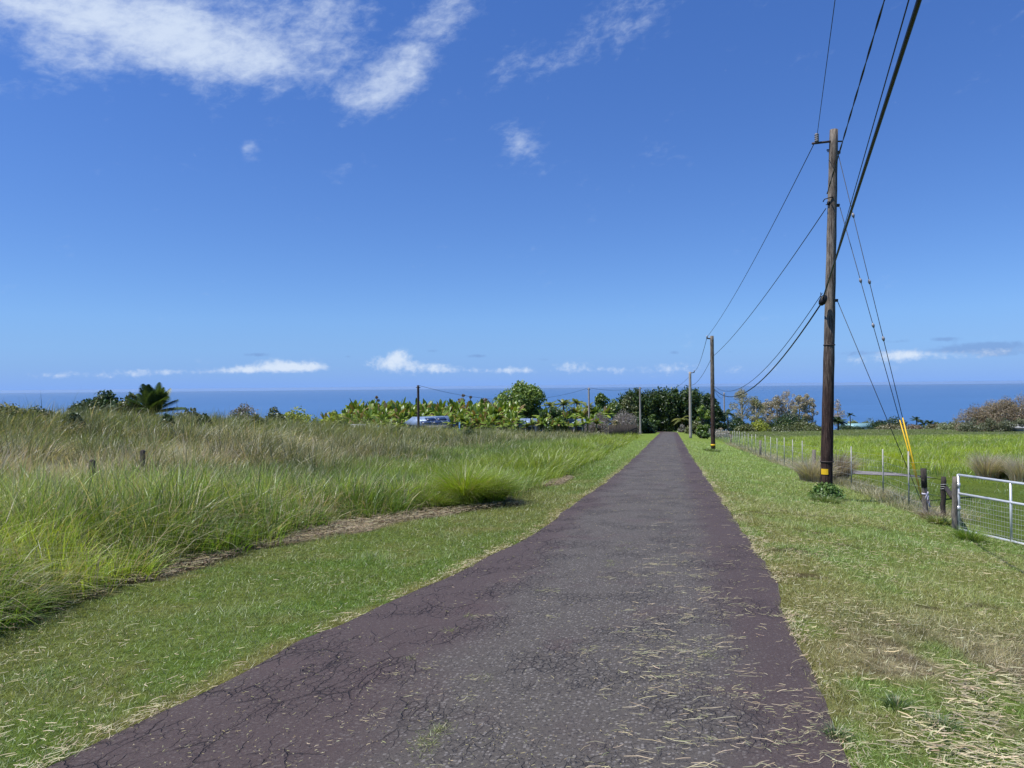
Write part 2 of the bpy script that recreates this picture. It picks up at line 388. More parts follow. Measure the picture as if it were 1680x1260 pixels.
def road_mat():
    m, n, out = newmat('old asphalt')
    geo = n.node('ShaderNodeNewGeometry'); sp_ = n.node('ShaderNodeSeparateXYZ'); n.l.new(geo.outputs['Position'], sp_.inputs[0])
    yy = sp_.outputs[1]; sv = n.m('DIVIDE', n.m('SUBTRACT', n.m('SUBTRACT', sp_.outputs[0], RX), n.m('MULTIPLY', yy, RK)), RN)
    P = n.comb(sv, yy, 0.0)
    big = n.noise(P, .55, 5, .6); mid = n.noise(P, 2.3, 5, .65); fine = n.noise(P, 85, 3, .75); grit = n.noise(P, 40, 4, .8)
    mauve = (.071, .051, .048); grey = (.092, .081, .069)
    # worn stony centre, smoother mauve edges
    ctr = n.m('ADD', n.m('MULTIPLY', n.sstep(sv, -1.6, -.6), n.sstep(sv, 1.15, .5)), n.m('MULTIPLY_ADD', mid, 1.0, -.5))
    worn = n.sstep(n.m('ADD', ctr, n.m('MULTIPLY_ADD', big, 1.2, -.6)), .05, 1.05)
    c = n.mix(worn, mauve, grey)
    c = n.mix(n.m('MULTIPLY', n.sstep(n.noise(P, 1.3, 4, .6, .4), .55, .7), .55), c, (.082, .054, .052))
    # aggregate
    vo = n.node('ShaderNodeTexVoronoi', feature='F1'); n.l.new(P, vo.inputs['Vector']); vo.inputs['Scale'].default_value = 48
    spx = n.node('ShaderNodeSeparateColor'); n.l.new(vo.outputs['Color'], spx.inputs[0])
    st = n.m('MULTIPLY', n.sstep(spx.outputs[0], .50, .85), n.sstep(vo.outputs['Distance'], .55, .30))
    c = n.mix(n.m('MULTIPLY', n.m('MULTIPLY', st, .70), n.m('MULTIPLY_ADD', worn, .75, .25)), c, (.26, .24, .22))
    pits = n.m('MULTIPLY', n.sstep(grit, .49, .38), n.m('MULTIPLY_ADD', worn, .75, .25))
    c = n.mix(n.m('MULTIPLY', pits, .75), c, (.022, .019, .021))
    c = n.mix(n.m('MULTIPLY', n.sstep(fine, .45, .8), .35), c, (.15, .14, .14))
    # cracks
    wv = n.node('ShaderNodeTexNoise'); n.l.new(P, wv.inputs['Vector']); wv.inputs['Scale'].default_value = 5.0; wv.inputs['Detail'].default_value = 3
    ws = n.node('ShaderNodeVectorMath', operation='SCALE'); n.l.new(wv.outputs['Color'], ws.inputs[0]); ws.inputs['Scale'].default_value = .13
    pa = n.node('ShaderNodeVectorMath', operation='ADD'); n.l.new(P, pa.inputs[0]); n.l.new(ws.outputs[0], pa.inputs[1])
    hs_ = []
    for sc, st_, wd, lo_, hi_ in ((4.6, (1, .42, 1), .020, .40, .58), (17.0, (1, .65, 1), .075, .46, .62)):
        mp = n.node('ShaderNodeMapping'); n.l.new(pa.outputs[0], mp.inputs[0]); mp.inputs['Scale'].default_value = st_; mp.inputs['Rotation'].default_value = (0, 0, .25)
        v = n.node('ShaderNodeTexVoronoi', feature='DISTANCE_TO_EDGE'); n.l.new(mp.outputs[0], v.inputs['Vector']); v.inputs['Scale'].default_value = sc
        k = n.m('MULTIPLY', n.m('MULTIPLY', n.sstep(v.outputs['Distance'], wd, wd*.25), n.sstep(n.noise(P, 5.5 if sc < 9 else 9, 3, .6), .30, .48)), n.sstep(n.noise(P, .8 if sc < 4 else 1.4, 4, .6), lo_, hi_)); hs_.append(k)
    cr = n.m('MAXIMUM', n.m('MULTIPLY', hs_[0], n.m('MULTIPLY_ADD', n.sstep(sv, -.7, -1.3), .75, .25)), n.m('MULTIPLY', hs_[1], .55))
    c = n.mix(n.m('MULTIPLY', cr, .62), c, (.012, .008, .009))
    # pale dust of crushed leaf litter
    lit = n.m('MULTIPLY', n.sstep(n.noise(P, 60, 3, .8), .62, .72), n.sstep(n.noise(P, .9, 4, .6), .4, .7))
    c = n.mix(n.m('MULTIPLY', lit, .5), c, (.30, .27, .19))
    p = n.node('ShaderNodeBsdfPrincipled'); n.l.new(c, p.inputs['Base Color']); p.inputs['Roughness'].default_value = .8; p.inputs['Specular IOR Level'].default_value = .25
    hgt = n.m('ADD', n.m('ADD', n.m('MULTIPLY', grit, .6), n.m('MULTIPLY', cr, -1.6)), n.m('ADD', n.m('MULTIPLY', fine, .3), n.m('MULTIPLY', mid, .5)))
    b = n.node('ShaderNodeBump'); b.inputs['Strength'].default_value = .9; b.inputs['Distance'].default_value = .02
    n.l.new(hgt, b.inputs['Height']); n.l.new(b.outputs[0], p.inputs['Normal']); n.l.new(p.outputs[0], out.inputs[0]); return m
yr = np.concatenate([np.arange(-25, 2.5, .5), np.arange(2.5, 14, .05), np.arange(14, 40, .2), np.arange(40, 168, 1.0)])
u = np.linspace(0, 1, 25)
UU, YR = np.meshgrid(u, yr, indexing='ij')
SR = ledge(YR)*(1-UU)+redge(YR)*UU; SR = SR-ss(YR, 128, 168)*9*((YR-128)/40).clip(0)**1.0
XR = XS(SR, YR); ZR = H(XR, YR)+.006+.022*(1-(2*UU-1)**2)+.01*(fbm(XR, YR, 1.2, 2, 4)-.5)*(1-(2*UU-1)**2)
ZR = np.where(YR > 60, ZR+.03, ZR)
road = gridmesh('road', XR, YR, ZR, None, road_mat()); tag(road, kind='structure')

def sea_mat():
    m, n, out = newmat('sea')
    geo = n.node('ShaderNodeNewGeometry')
    mp = n.node('ShaderNodeMapping'); n.l.new(geo.outputs['Position'], mp.inputs[0]); mp.inputs['Scale'].default_value = (.25, 1, 1)
    f = n.noise(mp.outputs[0], .0012, 6, .6); f2 = n.noise(mp.outputs[0], .012, 5, .7)
    c = n.mix(n.sstep(f, .35, .7), (.050, .135, .29), (.058, .150, .32)); c = n.mix(n.m('MULTIPLY', n.sstep(f2, .4, .65), .35), c, (.042, .115, .26))
    p = n.node('ShaderNodeBsdfPrincipled'); n.l.new(c, p.inputs['Base Color']); p.inputs['Roughness'].default_value = .5; p.inputs['IOR'].default_value = 1.33; p.inputs['Specular IOR Level'].default_value = .3
    b = n.node('ShaderNodeBump'); b.inputs['Strength'].default_value = .6; b.inputs['Distance'].default_value = 3
    n.l.new(n.noise(geo.outputs['Position'], .03, 4, .7), b.inputs['Height']); n.l.new(b.outputs[0], p.inputs['Normal'])
    n.l.new(p.outputs[0], out.inputs[0]); return m
sea = np_mesh('sea', [(-120000, 2000, -300), (120000, 2000, -300), (120000, 90000, -300), (-120000, 90000, -300)], np.array([[0, 1, 2, 3]]), None, sea_mat()); tag(sea, kind='structure')

# gravel farm track across the pasture
tp = [G(1325, 772), G(1390, 775), G(1440, 776), G(1485, 779), G(1512, 783)]
V = []; 
for i, p in enumerate(tp):
    for k in range(5):
        yy = p.y+(k-2)*.95*(1+.3*(fbm(i*.7, k, 1)-.5)); V.append((p.x, yy, Hf(p.x, yy)+.02+.02*(k in (1, 3))))
F = [(i*5+k, (i+1)*5+k, (i+1)*5+k+1, i*5+k+1) for i in range(len(tp)-1) for k in range(4)]
trk = np_mesh('farm_track', V, np.array(F), None, solid('gravel', (.20, .185, .18), .95, var=.5, scale=9, bump=.8)); tag(trk, kind='structure')
TRX = [p.x for p in tp]; TRY = [p.y for p in tp]

# ------------------------------------------------------------------ grass blades
def blades(x, y, h, w, lean, leandir, col, nseg=1, z=None, tipcol=None, flat=0.0):
    """strip blades that bend towards leandir; lean = sideways reach / height"""
    n = len(x); z = H(x, y) if z is None else z
    fa = RNG.random(n)*2*PI
    wx = np.cos(fa)*w/2; wy = np.sin(fa)*w/2
    lx = np.cos(leandir)*lean*h; ly = np.sin(leandir)*lean*h
    V = np.zeros((n, 2*nseg+1, 3), np.float32); Cc = np.zeros((n, 2*nseg+1, 3), np.float32)
    tc_ = col*1.0 if tipcol is None else tipcol
    for k in range(nseg+1):
        q = k/nseg; bend = q**1.9; up = q-(.42*np.minimum(lean, 1.6)*q**2.3)
        wk = (1-q**1.6)*(0.7+.3*min(1, 3*q)); cx = x+lx*bend; cy = y+ly*bend; cz = z-.01+h*up
        cc = col+(tc_-col)*q
        if k < nseg:
            V[:, 2*k] = np.stack([cx-wx*wk, cy-wy*wk, cz], -1); V[:, 2*k+1] = np.stack([cx+wx*wk, cy+wy*wk, cz], -1)
            Cc[:, 2*k] = cc; Cc[:, 2*k+1] = cc
        else:
            V[:, 2*k] = np.stack([cx, cy, cz], -1); Cc[:, 2*k] = cc
    m = 2*nseg+1; base = (np.arange(n)*m)[:, None]; Q = []
    if nseg > 1:
        Q = np.concatenate([base+np.array([[2*k, 2*k+1, 2*k+3, 2*k+2]]) for k in range(nseg-1)])
    T = base+np.array([[2*(nseg-1), 2*(nseg-1)+1, 2*nseg]])
    return V.reshape(-1, 3), Q, T, Cc.reshape(-1, 3)
def merge(parts):
    V, Q, T, Cc = [], [], [], []; o = 0
    for v, q, t_, c in parts:
        V.append(v); Cc.append(c)
        if len(q): Q.append(q+o)
        if len(t_): T.append(t_+o)
        o += len(v)
    F = []
    if Q: F.append(np.concatenate(Q))
    if T: F.append(np.concatenate(T))
    return np.concatenate(V), F, np.concatenate(Cc)
def stuff(name, parts, mat, label, cat):
    V, F, Cc = merge(parts); o = np_mesh(name, V, F, Cc, mat); tag(o, label, cat, kind='stuff'); return o
def in_view(x, y, z=None, margin=.12):
    return (y > 2.2) & (np.abs(x/np.maximum(y, .1)) < .70+margin+.6/np.maximum(y, 1))
def jit(col, n, a=.22):
    v = 1+a*(RNG.random((n, 1))*2-1); h = 1+.10*(RNG.random((n, 3))*2-1); return col*v*h
def scatter(n, y0, y1, s0, s1, p=1.5, mg=.12):
    """depth pdf ~ y**-p"""
    q = RNG.random(n); e = 1-p
    y = (y0**e+q*(y1**e-y0**e))**(1/e) if abs(e) > 1e-6 else y0*(y1/y0)**q
    s = s0+(s1-s0)*RNG.random(n); x = XS(s, y); k = in_view(x, y, margin=mg); return x[k], y[k], s[k]

# mown verges
parts = []
for (s0, s1, n) in ((-5.6, -1.2, 320000), (1.15, 6.2, 420000)):
    x, y, s = scatter(n, 2.6, 70, s0, s1, 1.75)
    k = ((s < ledge(y)+.02*RNG.standard_normal(len(y))) | (s > redge(y)+.02*RNG.standard_normal(len(y))))
    dk = dirt_band(s, y); k &= (s > EDGE(y)-.15); k &= RNG.random(len(x)) > dk*.93
    bare = ss(fbm(x, y*2.0, 1.1, 3, 12), .74, .80)*(1-ss(y, 14, 20)); k &= ~((s > 0) & (RNG.random(len(x)) < bare*.85))
    ns = (1-ss(y, 4.0, 6.6))*ss(s, 1.2, 2.0)*.75*ss(fbm(x, y, 1.3, 3, 33), .38, .58); k &= RNG.random(len(x)) > ns
    x, y, s = x[k], y[k], s[k]; n_ = len(x)
    far = np.sqrt(np.maximum(y/4.5, 1))
    h = (.022+.040*RNG.random(n_))*(1+.8*ss(fbm(x, y, 1.1, 3, 2), .5, .75))*far**.7
    w = (.0042+.0045*RNG.random(n_))*far**1.35
    c = jit(zone_col(x, y)*1.25, n_, .5)
    tip = lerp(c*1.15, STRAW*1.2, RNG.random(n_)**3*.8)
    parts.append(blades(x, y, h, w, .25+1.5*RNG.random(n_), RNG.random(n_)*2*PI, c, 1, tipcol=tip))
stuff('mown_grass', parts, M_GRASS, 'short mown green grass along both verges of the road', 'grass')

# straw litter
def straws(x, y, L, w, z=None, col=None, lift=.01, tilt=.12, ang=None):
    n = len(x); z = (H(x, y) if z is None else z)+lift*RNG.random(n)+.004
    a = RNG.random(n)*2*PI if ang is None else ang
    dx, dy = np.cos(a)*L/2, np.sin(a)*L/2; nx, ny = -np.sin(a)*w/2, np.cos(a)*w/2; tz = tilt*L*(RNG.random(n)-.3)
    bend = (RNG.random(n)-.5)*.9*L; V = np.zeros((n, 6, 3), np.float32)
    for k, q in enumerate((-1, 0, 1)):
        bx = x+dx*q+(nx/w*2)*bend*(1-q*q)*.5; by = y+dy*q+(ny/w*2)*bend*(1-q*q)*.5; zz = z+np.abs(tz)*(q+1)/2
        ww = .5 if q else 1.0
        V[:, 2*k] = np.stack([bx-nx*ww, by-ny*ww, zz], -1); V[:, 2*k+1] = np.stack([bx+nx*ww, by+ny*ww, zz+.3*w], -1)
    base = (np.arange(n)*6)[:, None]
    Q = np.concatenate([base+np.array([[0, 1, 3, 2]]), base+np.array([[2, 3, 5, 4]])])
    c = jit(np.broadcast_to(STRAW*1.05, (n, 3)) if col is None else col, n, .32)
    return V.reshape(-1, 3), Q, [], np.repeat(c, 6, 0)
parts = []
def road_z(x, y, s):
    l, r = ledge(y), redge(y); uu = np.clip((s-l)/(r-l), 0, 1); return H(x, y)+.006+.022*(1-(2*uu-1)**2)+.006
# bits on the road
x, y, s = scatter(26000, 2.8, 60, -2.4, 1.5, 1.55)
dn = .12+.9*ss(fbm(x, y*.6, .9, 4, 21), .42, .68)*(.25+.75*ss(s, -.9, .4)); k = (RNG.random(len(x)) < dn) & (s > ledge(y)) & (s < redge(y)+.05)
x, y, s = x[k], y[k], s[k]; fr_ = np.sqrt(np.maximum(y/5, 1))
parts.append(straws(x, y, (.007+.022*RNG.random(len(x))**2)*fr_, (.002+.0025*RNG.random(len(x)))*fr_**1.2, road_z(x, y, s), col=lerp(np.broadcast_to(STRAW*.8, (len(x), 3)), G_DRY, RNG.random(len(x)))))
# longer pieces on the road's right half, in wisps
for q in range(240):
    yc = 2.9+6.5*random.random()**1.6; sc_ = (.62+.3*math.sin(yc*2.1)+random.gauss(0, .28)) if q % 6 else random.uniform(-1.4, .2); n = random.randint(3, 16)
    y = yc+RNG.standard_normal(n)*.04; s = sc_+RNG.standard_normal(n)*.05; x = XS(s, y); a0 = random.uniform(-.5, .5)
    parts.append(straws(x, y, .012+.055*RNG.random(n)**1.7, .0014+.0018*RNG.random(n), road_z(x, y, s), ang=a0+RNG.standard_normal(n)*.7, lift=.012, col=lerp(np.broadcast_to(np.array((.26, .26, .12)), (n, 3)), STRAW*1.1, RNG.random(n)**1.5)))
x, y, s = scatter(380, 2.8, 12, .0, 1.4, 2.4); k = s < redge(y)
parts.append(straws(x[k], y[k], .03+.11*RNG.random(k.sum())**1.5, .002+.002*RNG.random(k.sum()), road_z(x, y, s)[k], ang=RNG.standard_normal(k.sum())*.6, lift=.008))
# straw swept against the right and left road edges
for (edge, sg_, n) in ((redge, 1, 5000), (ledge, -1, 2600)):
    y = 2.8*(30/2.8)**RNG.random(n); s = edge(y)+sg_*(np.abs(RNG.standard_normal(n))*.10-.02); x = XS(s, y)
    k = in_view(x, y) & (RNG.random(n) < ss(fbm(x, y, 1.7, 3, 2), .3, .6)); x, y = x[k], y[k]; f_ = np.sqrt(np.maximum(y/4, 1))
    parts.append(straws(x, y, (.02+.06*RNG.random(len(x))), (.002+.003*RNG.random(len(x)))*f_, ang=np.arctan2(1, RK)+RNG.standard_normal(len(x))*.7, lift=.03))
# heavy mulch at the lower right
x, y, s = scatter(40000, 2.5, 9, 1.25, 5.5, 2.4)
dn = (1-ss(y, 3.8, 6.6))*ss(s, 1.25, 1.8)*(.05+.75*ss(fbm(x, y, 1.3, 3, 33), .42, .62)); k = RNG.random(len(x)) < dn; x, y = x[k], y[k]; n = len(x)
parts.append(straws(x, y, .015+.10*RNG.random(n)**1.8, .002+.006*RNG.random(n)**2, col=lerp(np.broadcast_to(STRAW*.45, (n, 3)), STRAW*1.3, RNG.random(n)**1.3), lift=.045, ang=-.45+RNG.standard_normal(n)*.75, tilt=.2))
# thin straw over both verges
x, y, s = scatter(16000, 2.8, 26, 1.4, 6, 1.8); k = RNG.random(len(x)) < .25+.75*ss(fbm(x, y, .8, 3, 41), .4, .7); x, y = x[k], y[k]; f_ = np.sqrt(np.maximum(y/5, 1))
parts.append(straws(x, y, (.02+.06*RNG.random(len(x)))*f_**.6, (.002+.003*RNG.random(len(x)))*f_, lift=.05))
x, y, s = scatter(5200, 2.8, 22, -4.6, -1.5, 1.8); k = (s < ledge(y)) & (RNG.random(len(x)) < .15+.85*ss(fbm(x, y, .9, 3, 51), .45, .7)); x, y = x[k], y[k]
parts.append(straws(x, y, .02+.07*RNG.random(len(x))**2, .002+.003*RNG.random(len(x)), lift=.05))
# raked brown strip by the tall grass
y = 4+20*RNG.random(34000); s = EDGE(y)+.45+.5*RNG.standard_normal(len(y)); x = XS(s, y); k = in_view(x, y) & (RNG.random(len(x)) < dirt_band(s, y)); x, y = x[k], y[k]; n = len(x)
parts.append(straws(x, y, .04+.10*RNG.random(n), .005+.006*RNG.random(n), col=lerp(np.broadcast_to(DIRT*1.5, (n, 3)), STRAW*.9, RNG.random(n)), lift=.07, tilt=.3))
stuff('straw_litter', parts, M_STRAW, 'pale dry cut grass scattered on the road and verges', 'straw')

# small green weeds growing through the asphalt
parts = []
for (px, py, n, r) in ((700, 1225, 170, .07), (722, 1205, 110, .045), (738, 1040, 50, .04), (770, 1016, 50, .05), (676, 1086, 40, .03), (1020, 905, 70, .10), (1002, 925, 60, .08), (798, 1120, 50, .05), (1025, 895, 50, .08), (1158, 1080, 50, .05), (690, 1250, 40, .06), (1000, 932, 30, .05)):
    p = G(px, py); xx = p.x+RNG.standard_normal(n)*r*.6; yy = p.y+RNG.standard_normal(n)*r*.9
    parts.append(blades(xx, yy, .02+.03*RNG.random(n), .004+.003*RNG.random(n), 1.2*RNG.random(n)+.6, RNG.random(n)*2*PI, jit(np.broadcast_to(np.array((.24, .27, .09)), (n, 3)), n, .3), 1, z=road_z(xx, yy, S(xx, yy))))
stuff('road_weeds', parts, M_GRASS, 'tiny pale green weeds growing in cracks of the road', 'weeds')

# tall grass, left bank: dense green front
def tufts(nt, y0, y1, s0, s1, p, per, rad, hgt, wid, colf, nseg=3, lean=(.25, 1.1), wind=0.0, keep=None, strawp=.15, tipstraw=.35, hmod=None, sdist=None):
    x0, y0_, s_ = scatter(nt, y0, y1, s0, s1, p, .32)
    if keep is not None: k = keep(x0, y0_, s_); x0, y0_, s_ = x0[k], y0_[k], s_[k]
    m = len(x0); f_ = np.sqrt(np.maximum(y0_/8, 1))
    ti = np.repeat(np.arange(m), per); n = len(ti)
    a = RNG.random(n)*2*PI; r = rad*np.sqrt(RNG.random(n))*f_[ti]**.6
    x = x0[ti]+np.cos(a)*r; y = y0_[ti]+np.sin(a)*r
    hh = (hgt*(.7+.5*RNG.random(m)))[ti]*(.45+.6*RNG.random(n))
    if hmod is not None: hh = hh*hmod(x, y)
    ta = (RNG.random(m)*2*PI)[ti]; tl = (RNG.random(m)*.35)[ti]; ln = lean[0]+(lean[1]-lean[0])*RNG.random(n)**1.5
    if per > 40:
        rr = r/(rad*f_[ti]**.6); ln = ln*(.30+1.0*rr); hh = hh*(1.05-.35*rr**2)
    vx = np.cos(a)*ln+np.cos(ta)*tl+wind; vy = np.sin(a)*ln+np.sin(ta)*tl
    c = colf(x0, y0_)[ti]; c = jit(c*(.62+.70*RNG.random((m, 1)))[ti], n, .32)
    isst = RNG.random(n) < strawp*(.3+1.7*fbm(x, y, .7, 2, 61)); c = np.where(isst[:, None], jit(np.broadcast_to(STRAW*.95, (n, 3)), n, .25), c)
    tip = lerp(c, STRAW, RNG.random(n)**2.5*tipstraw)
    return blades(x, y, hh, wid*(.6+.8*RNG.random(n))*f_[ti]**1.25, np.hypot(vx, vy), np.arctan2(vy, vx), c, nseg, tipcol=tip)
front_edge = lambda y: EDGE(y)+.05-.20*(fbm(y, y*0+15, 1.6, 2)-.5)*2-.22*(fbm(y, y*0+5, .5, 3)-.5)*2
def col_front(x, y):
    a = fbm(x, y, .55, 3, 8); b_ = fbm(x, y, 1.6, 2, 88); c = lerp(np.array((.13, .22, .020)), np.array((.42, .54, .065)), ss(a*.6+b_*.4, .36, .6)); return lerp(c, np.array((.34, .41, .15)), .6*ss(-S(x, y), 6.2, 8.5))
lowzone = lambda x, y: ss(y, 13.3, 15.5)*(1-ss(y, 36, 46))*ss(-S(x, y), -20, 4)*(1-ss(-S(x, y), 8.5, 11))
parts = []
kf = lambda x, y, s: s < front_edge(y)-.05
hm = lambda x, y: (1-.62*lowzone(x, y))*(.72+.55*fbm(x, y, .4, 3, 4))*(.55+.45*ss(EDGE(y)-S(x, y), 0, .9))
parts.append(tufts(1050, 4, 17.5, -10, -3.4, 1.3, 110, .36, 1.16, .0145, col_front, 4, (.15, 1.5), .02, kf, .07, .20, hm))
parts.append(tufts(3000, 4, 17.5, -10, -3.4, 1.35, 12, .17, .95, .010, col_front, 4, (.12, 1.0), .02, kf, .12, .22, hm))
parts.append(tufts(2200, 4, 17.5, -10, -3.6, 1.35, 10, .2, 1.25, .0085, lambda x, y: np.broadcast_to(STRAW*1.15, (len(x), 3)), 4, (.3, 1.9), .0, kf, .5, .5, hm))
parts.append(tufts(2600, 4, 17.5, -6.0, -3.4, 1.3, 16, .12, .42, .007, col_front, 3, (.4, 1.5), .2, kf, .2, .4))
stuff('tall_green_grass', parts, M_GRASS, 'dense tall green grass leaning over the left verge', 'tall grass')

# lower fresh grass between the bank and the hedge of lime tufts
def col_low(x, y):
    a = fbm(x, y, .35, 3, 18); return lerp(np.array((.13, .215, .028)), np.array((.24, .34, .035)), ss(a, .35, .6))
parts = [tufts(9000, 13.0, 60, -10.5, -3.0, 1.25, 15, .3, .60, .0085, col_low, 3, (.2, 1.0), .12, lambda x, y, s: (s < front_edge(y)), .05, .3, lambda x, y: .65+.8*fbm(x, y, .3, 3, 14))]
parts.append(tufts(2600, 20, 90, -6.4, -3.2, 1.0, 18, .4, .66, .009, lambda x, y: lerp(G_LIME*1.0, G_LIME*.6, fbm(x, y, .4, 2)), 3, (.3, 1.2), .15, lambda x, y, s: s < front_edge(y), .03, .2, lambda x, y: .5+1.0*ss(fbm(x, y, .28, 3, 77), .35, .6)))
stuff('fresh_green_grass', parts, M_GRASS, 'fresh light green knee high grass left of the mown verge', 'grass')

# rough field on the left: straw, olive and rust patches
def col_field(x, y):
    s = S(x, y); a = fbm(x, y, .16, 4, 9); b = fbm(x, y, .6, 3, 19); c = fbm(x, y, .09, 3, 29)
    e = RNG.random(np.shape(a)); base = lerp(OLIVE, TAUPE, ss(a*.5+b*.3+e*.25, .50, .62)); base = lerp(base, OLIVE*.42, .85*ss(fbm(x, y, .45, 3, 66)+.12*e, .56, .66))
    base = lerp(base, RUST, .75*ss(c, .52, .66)*ss(y, 14, 24))
    base = lerp(base, OLIVE, .85*ss(y, 24, 40)*ss(b*.5+c*.5, .36, .52))
    return base*(.55+.9*fbm(x, y, .33, 3, 71))[..., None]
parts = []
kfld = lambda x, y, s: s < -7.0-1.5*fbm(y, y*0, .3, 2)
hm2 = lambda x, y: (1-.35*(1-ss(-S(x, y), 8, 14)))*(.50+.75*fbm(x, y, .22, 4, 13)+.45*ss(fbm(x, y, .45, 3, 66), .52, .66))
parts.append(tufts(1000, 8, 32, -34, -7.2, .8, 90, .60, 1.25, .0105, col_field, 3, (.2, 1.5), .15, kfld, .08, .25, hm2))
parts.append(tufts(2200, 8, 32, -34, -7.2, .9, 12, .34, 1.0, .009, col_field, 3, (.3, 1.3), .35, kfld, .2, .5, hm2))
parts.append(tufts(2100, 28, 100, -80, -7.2, .5, 70, 1.0, 1.35, .0105, col_field, 3, (.2, 1.5), .2, kfld, .05, .25, hm2))
parts.append(tufts(3500, 30, 108, -85, -7.2, .55, 12, .55, 1.0, .0095, col_field, 3, (.3, 1.2), .4, kfld, .08, .3, hm2))
parts.append(tufts(1700, 9, 40, -26, -7.6, .9, 16, .30, 1.2, .006, lambda x, y: np.broadcast_to(TAUPE*1.2, (len(x), 3)), 3, (.5, 1.4), .6, lambda x, y, s: (s < -8) & (fbm(x, y, .3, 3, 91) > .5), .5, .6, hm2))
stuff('rough_field_grass', parts, M_GRASS, 'tall seeding olive and straw coloured grass filling the left field', 'tall grass')

# pasture on the right
def col_past(x, y):
    a = fbm(x, y, .18, 4, 23); b = fbm(x, y*2, .5, 3, 24); c = lerp(G_LIME*1.08, np.array((.15, .24, .035)), ss(a*.5+b*.5, .44, .62))
    c = lerp(c, np.array((.14, .19, .06)), ss(y, 85, 125)); return lerp(c, np.array((.13, .22, .05)), 1-ss(y, 24, 32))
def kpast(x, y, s):
    ty = np.interp(x, TRX, TRY); near = (y-ty > -6.5) & (y-ty < 2.2) & (x > TRX[0]-1) & (x < TRX[-1]+.5)
    return (s > 6.2) & ~near & ~((y < 16) & (s < 8.5))
hm3 = lambda x, y: np.where(y < np.interp(x, TRX, TRY), .30, 1.0)*(.6+.8*fbm(x, y, .25, 3, 26))*(1-.75*ss(y, 85, 125))
parts = [tufts(17000, 9, 130, 6.1, 75, .55, 15, .30, .62, .0060, col_past, 2, (.3, 1.3), .15, kpast, .05, .25, hm3)]
parts.append(tufts(1500, 15, 70, 5.7, 6.5, .7, 12, .22, .42, .006, lambda x, y: lerp(TAUPE*1.1, np.array((.12, .16, .05)), fbm(x, y, .8, 2)), 3, (.4, 1.4), .1, None, .35, .6, lambda x, y: .5+.8*fbm(x, y, .5, 2)))
parts.append(tufts(7000, 100, 215, 4, 170, .0, 6, .9, .35, .012, lambda x, y: lerp(np.array((.11, .15, .05)), np.array((.15, .19, .06)), fbm(x, y*3, .08, 3)), 1, (.25, 1.0), .25, None, .1, .3))
stuff('pasture_grass', parts, M_GRASS, 'bright yellow green grass of the fenced pasture on the right', 'grass')
exec_later = []

# ------------------------------------------------------------------ single grass clumps
def grass_clump(name, label, cat, p, rad, hgt, n, cols, wid=.008, lean=(.5, 2.1), group=None, strawp=.1, wind=.1):
    n = int(n); a = RNG.random(n)*2*PI; r = rad*.55*np.sqrt(RNG.random(n)); x = p.x+np.cos(a)*r; y = p.y+np.sin(a)*r
    h = hgt*(.55+.55*RNG.random(n))*(1-.25*r/rad); ln = lean[0]+(lean[1]-lean[0])*RNG.random(n)
    vx = np.cos(a)*ln*(.4+r/rad)+wind; vy = np.sin(a)*ln*(.4+r/rad)
    c = lerp(np.array(cols[0]), np.array(cols[1]), RNG.random(n)); c = jit(c, n, .2)
    c = np.where((RNG.random(n) < strawp)[:, None], STRAW*.9, c)
    V, Q, T, Cc = blades(x, y, h, wid*(.6+.8*RNG.random(n)), np.hypot(vx, vy), np.arctan2(vy, vx), c, 4)
    o = np_mesh(name, V, [Q, T], Cc, M_GRASS, loc=p); return tag(o, label, cat, group)
LIME2 = ((.20, .30, .022), (.33, .44, .035)); DEAD = ((.38, .34, .27), (.60, .54, .44)); GRN = ((.07, .13, .02), (.15, .22, .04))
p = G(764, 828); grass_clump('grass_clump', 'large bright lime grass tussock arching beside the left verge', 'grass clump', p, .62, 1.15, 3800, LIME2, .009, (.5, 1.7), strawp=.16)
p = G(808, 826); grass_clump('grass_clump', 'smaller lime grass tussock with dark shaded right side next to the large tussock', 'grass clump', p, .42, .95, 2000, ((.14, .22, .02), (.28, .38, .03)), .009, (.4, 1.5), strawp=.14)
p = G(664, 832); grass_clump('grass_clump', 'upright light green grass tussock at the end of the tall grass bank', 'grass clump', p, .5, .85, 1500, ((.13, .20, .025), (.24, .33, .04)), .009)
p = G(718, 834); grass_clump('grass_clump', 'low drooping light green tussock above the brown raked strip', 'grass clump', p, .45, .6, 1100, ((.16, .24, .03), (.26, .36, .04)), .009)
for (px, py, r, h, n) in ((878, 779, .8, 1.15, 1500), (912, 768, .8, 1.2, 1300), (938, 760, .9, 1.2, 1200), (965, 748, 1.2, 1.4, 1300), (984, 738, 1.3, 1.6, 1200)):
    p = G(px-10, py-3); lab = {878: 'nearest of the row of lime tussocks along the far left verge', 912: 'second nearest lime tussock in the row along the far left verge', 938: 'middle lime tussock in the row along the far left verge', 965: 'second farthest lime tussock in the row along the far left verge', 984: 'farthest and tallest lime tussock by the end of the field'}[px]
    grass_clump('grass_clump', lab, 'grass clump', p, r*.8, h*.66, n, LIME2, .014, (.2, 1.3), group='lime tussocks along the left verge')
p = G(20, 1018); grass_clump('grass_clump', 'pale green grass tuft standing out from the bank at the left edge', 'grass clump', p, .22, .46, 240, ((.14, .20, .06), (.24, .30, .12)), .007, (.2, 1.3), strawp=.25)
p = G(75, 1000); grass_clump('grass_clump', 'small sprawling grass tuft on the verge beside the left bank', 'grass clump', p, .2, .25, 200, GRN, .006, (.5, 1.8))
p = G(1352, 770); dz = on_ground(1352, 24.0); grass_clump('dead_grass_clump', 'grey dead grass clump behind the nearest utility pole, left part', 'grass clump', on_ground(1332, 24), .75, 1.15, 1200, DEAD, .014, (.3, 1.3), strawp=.2)
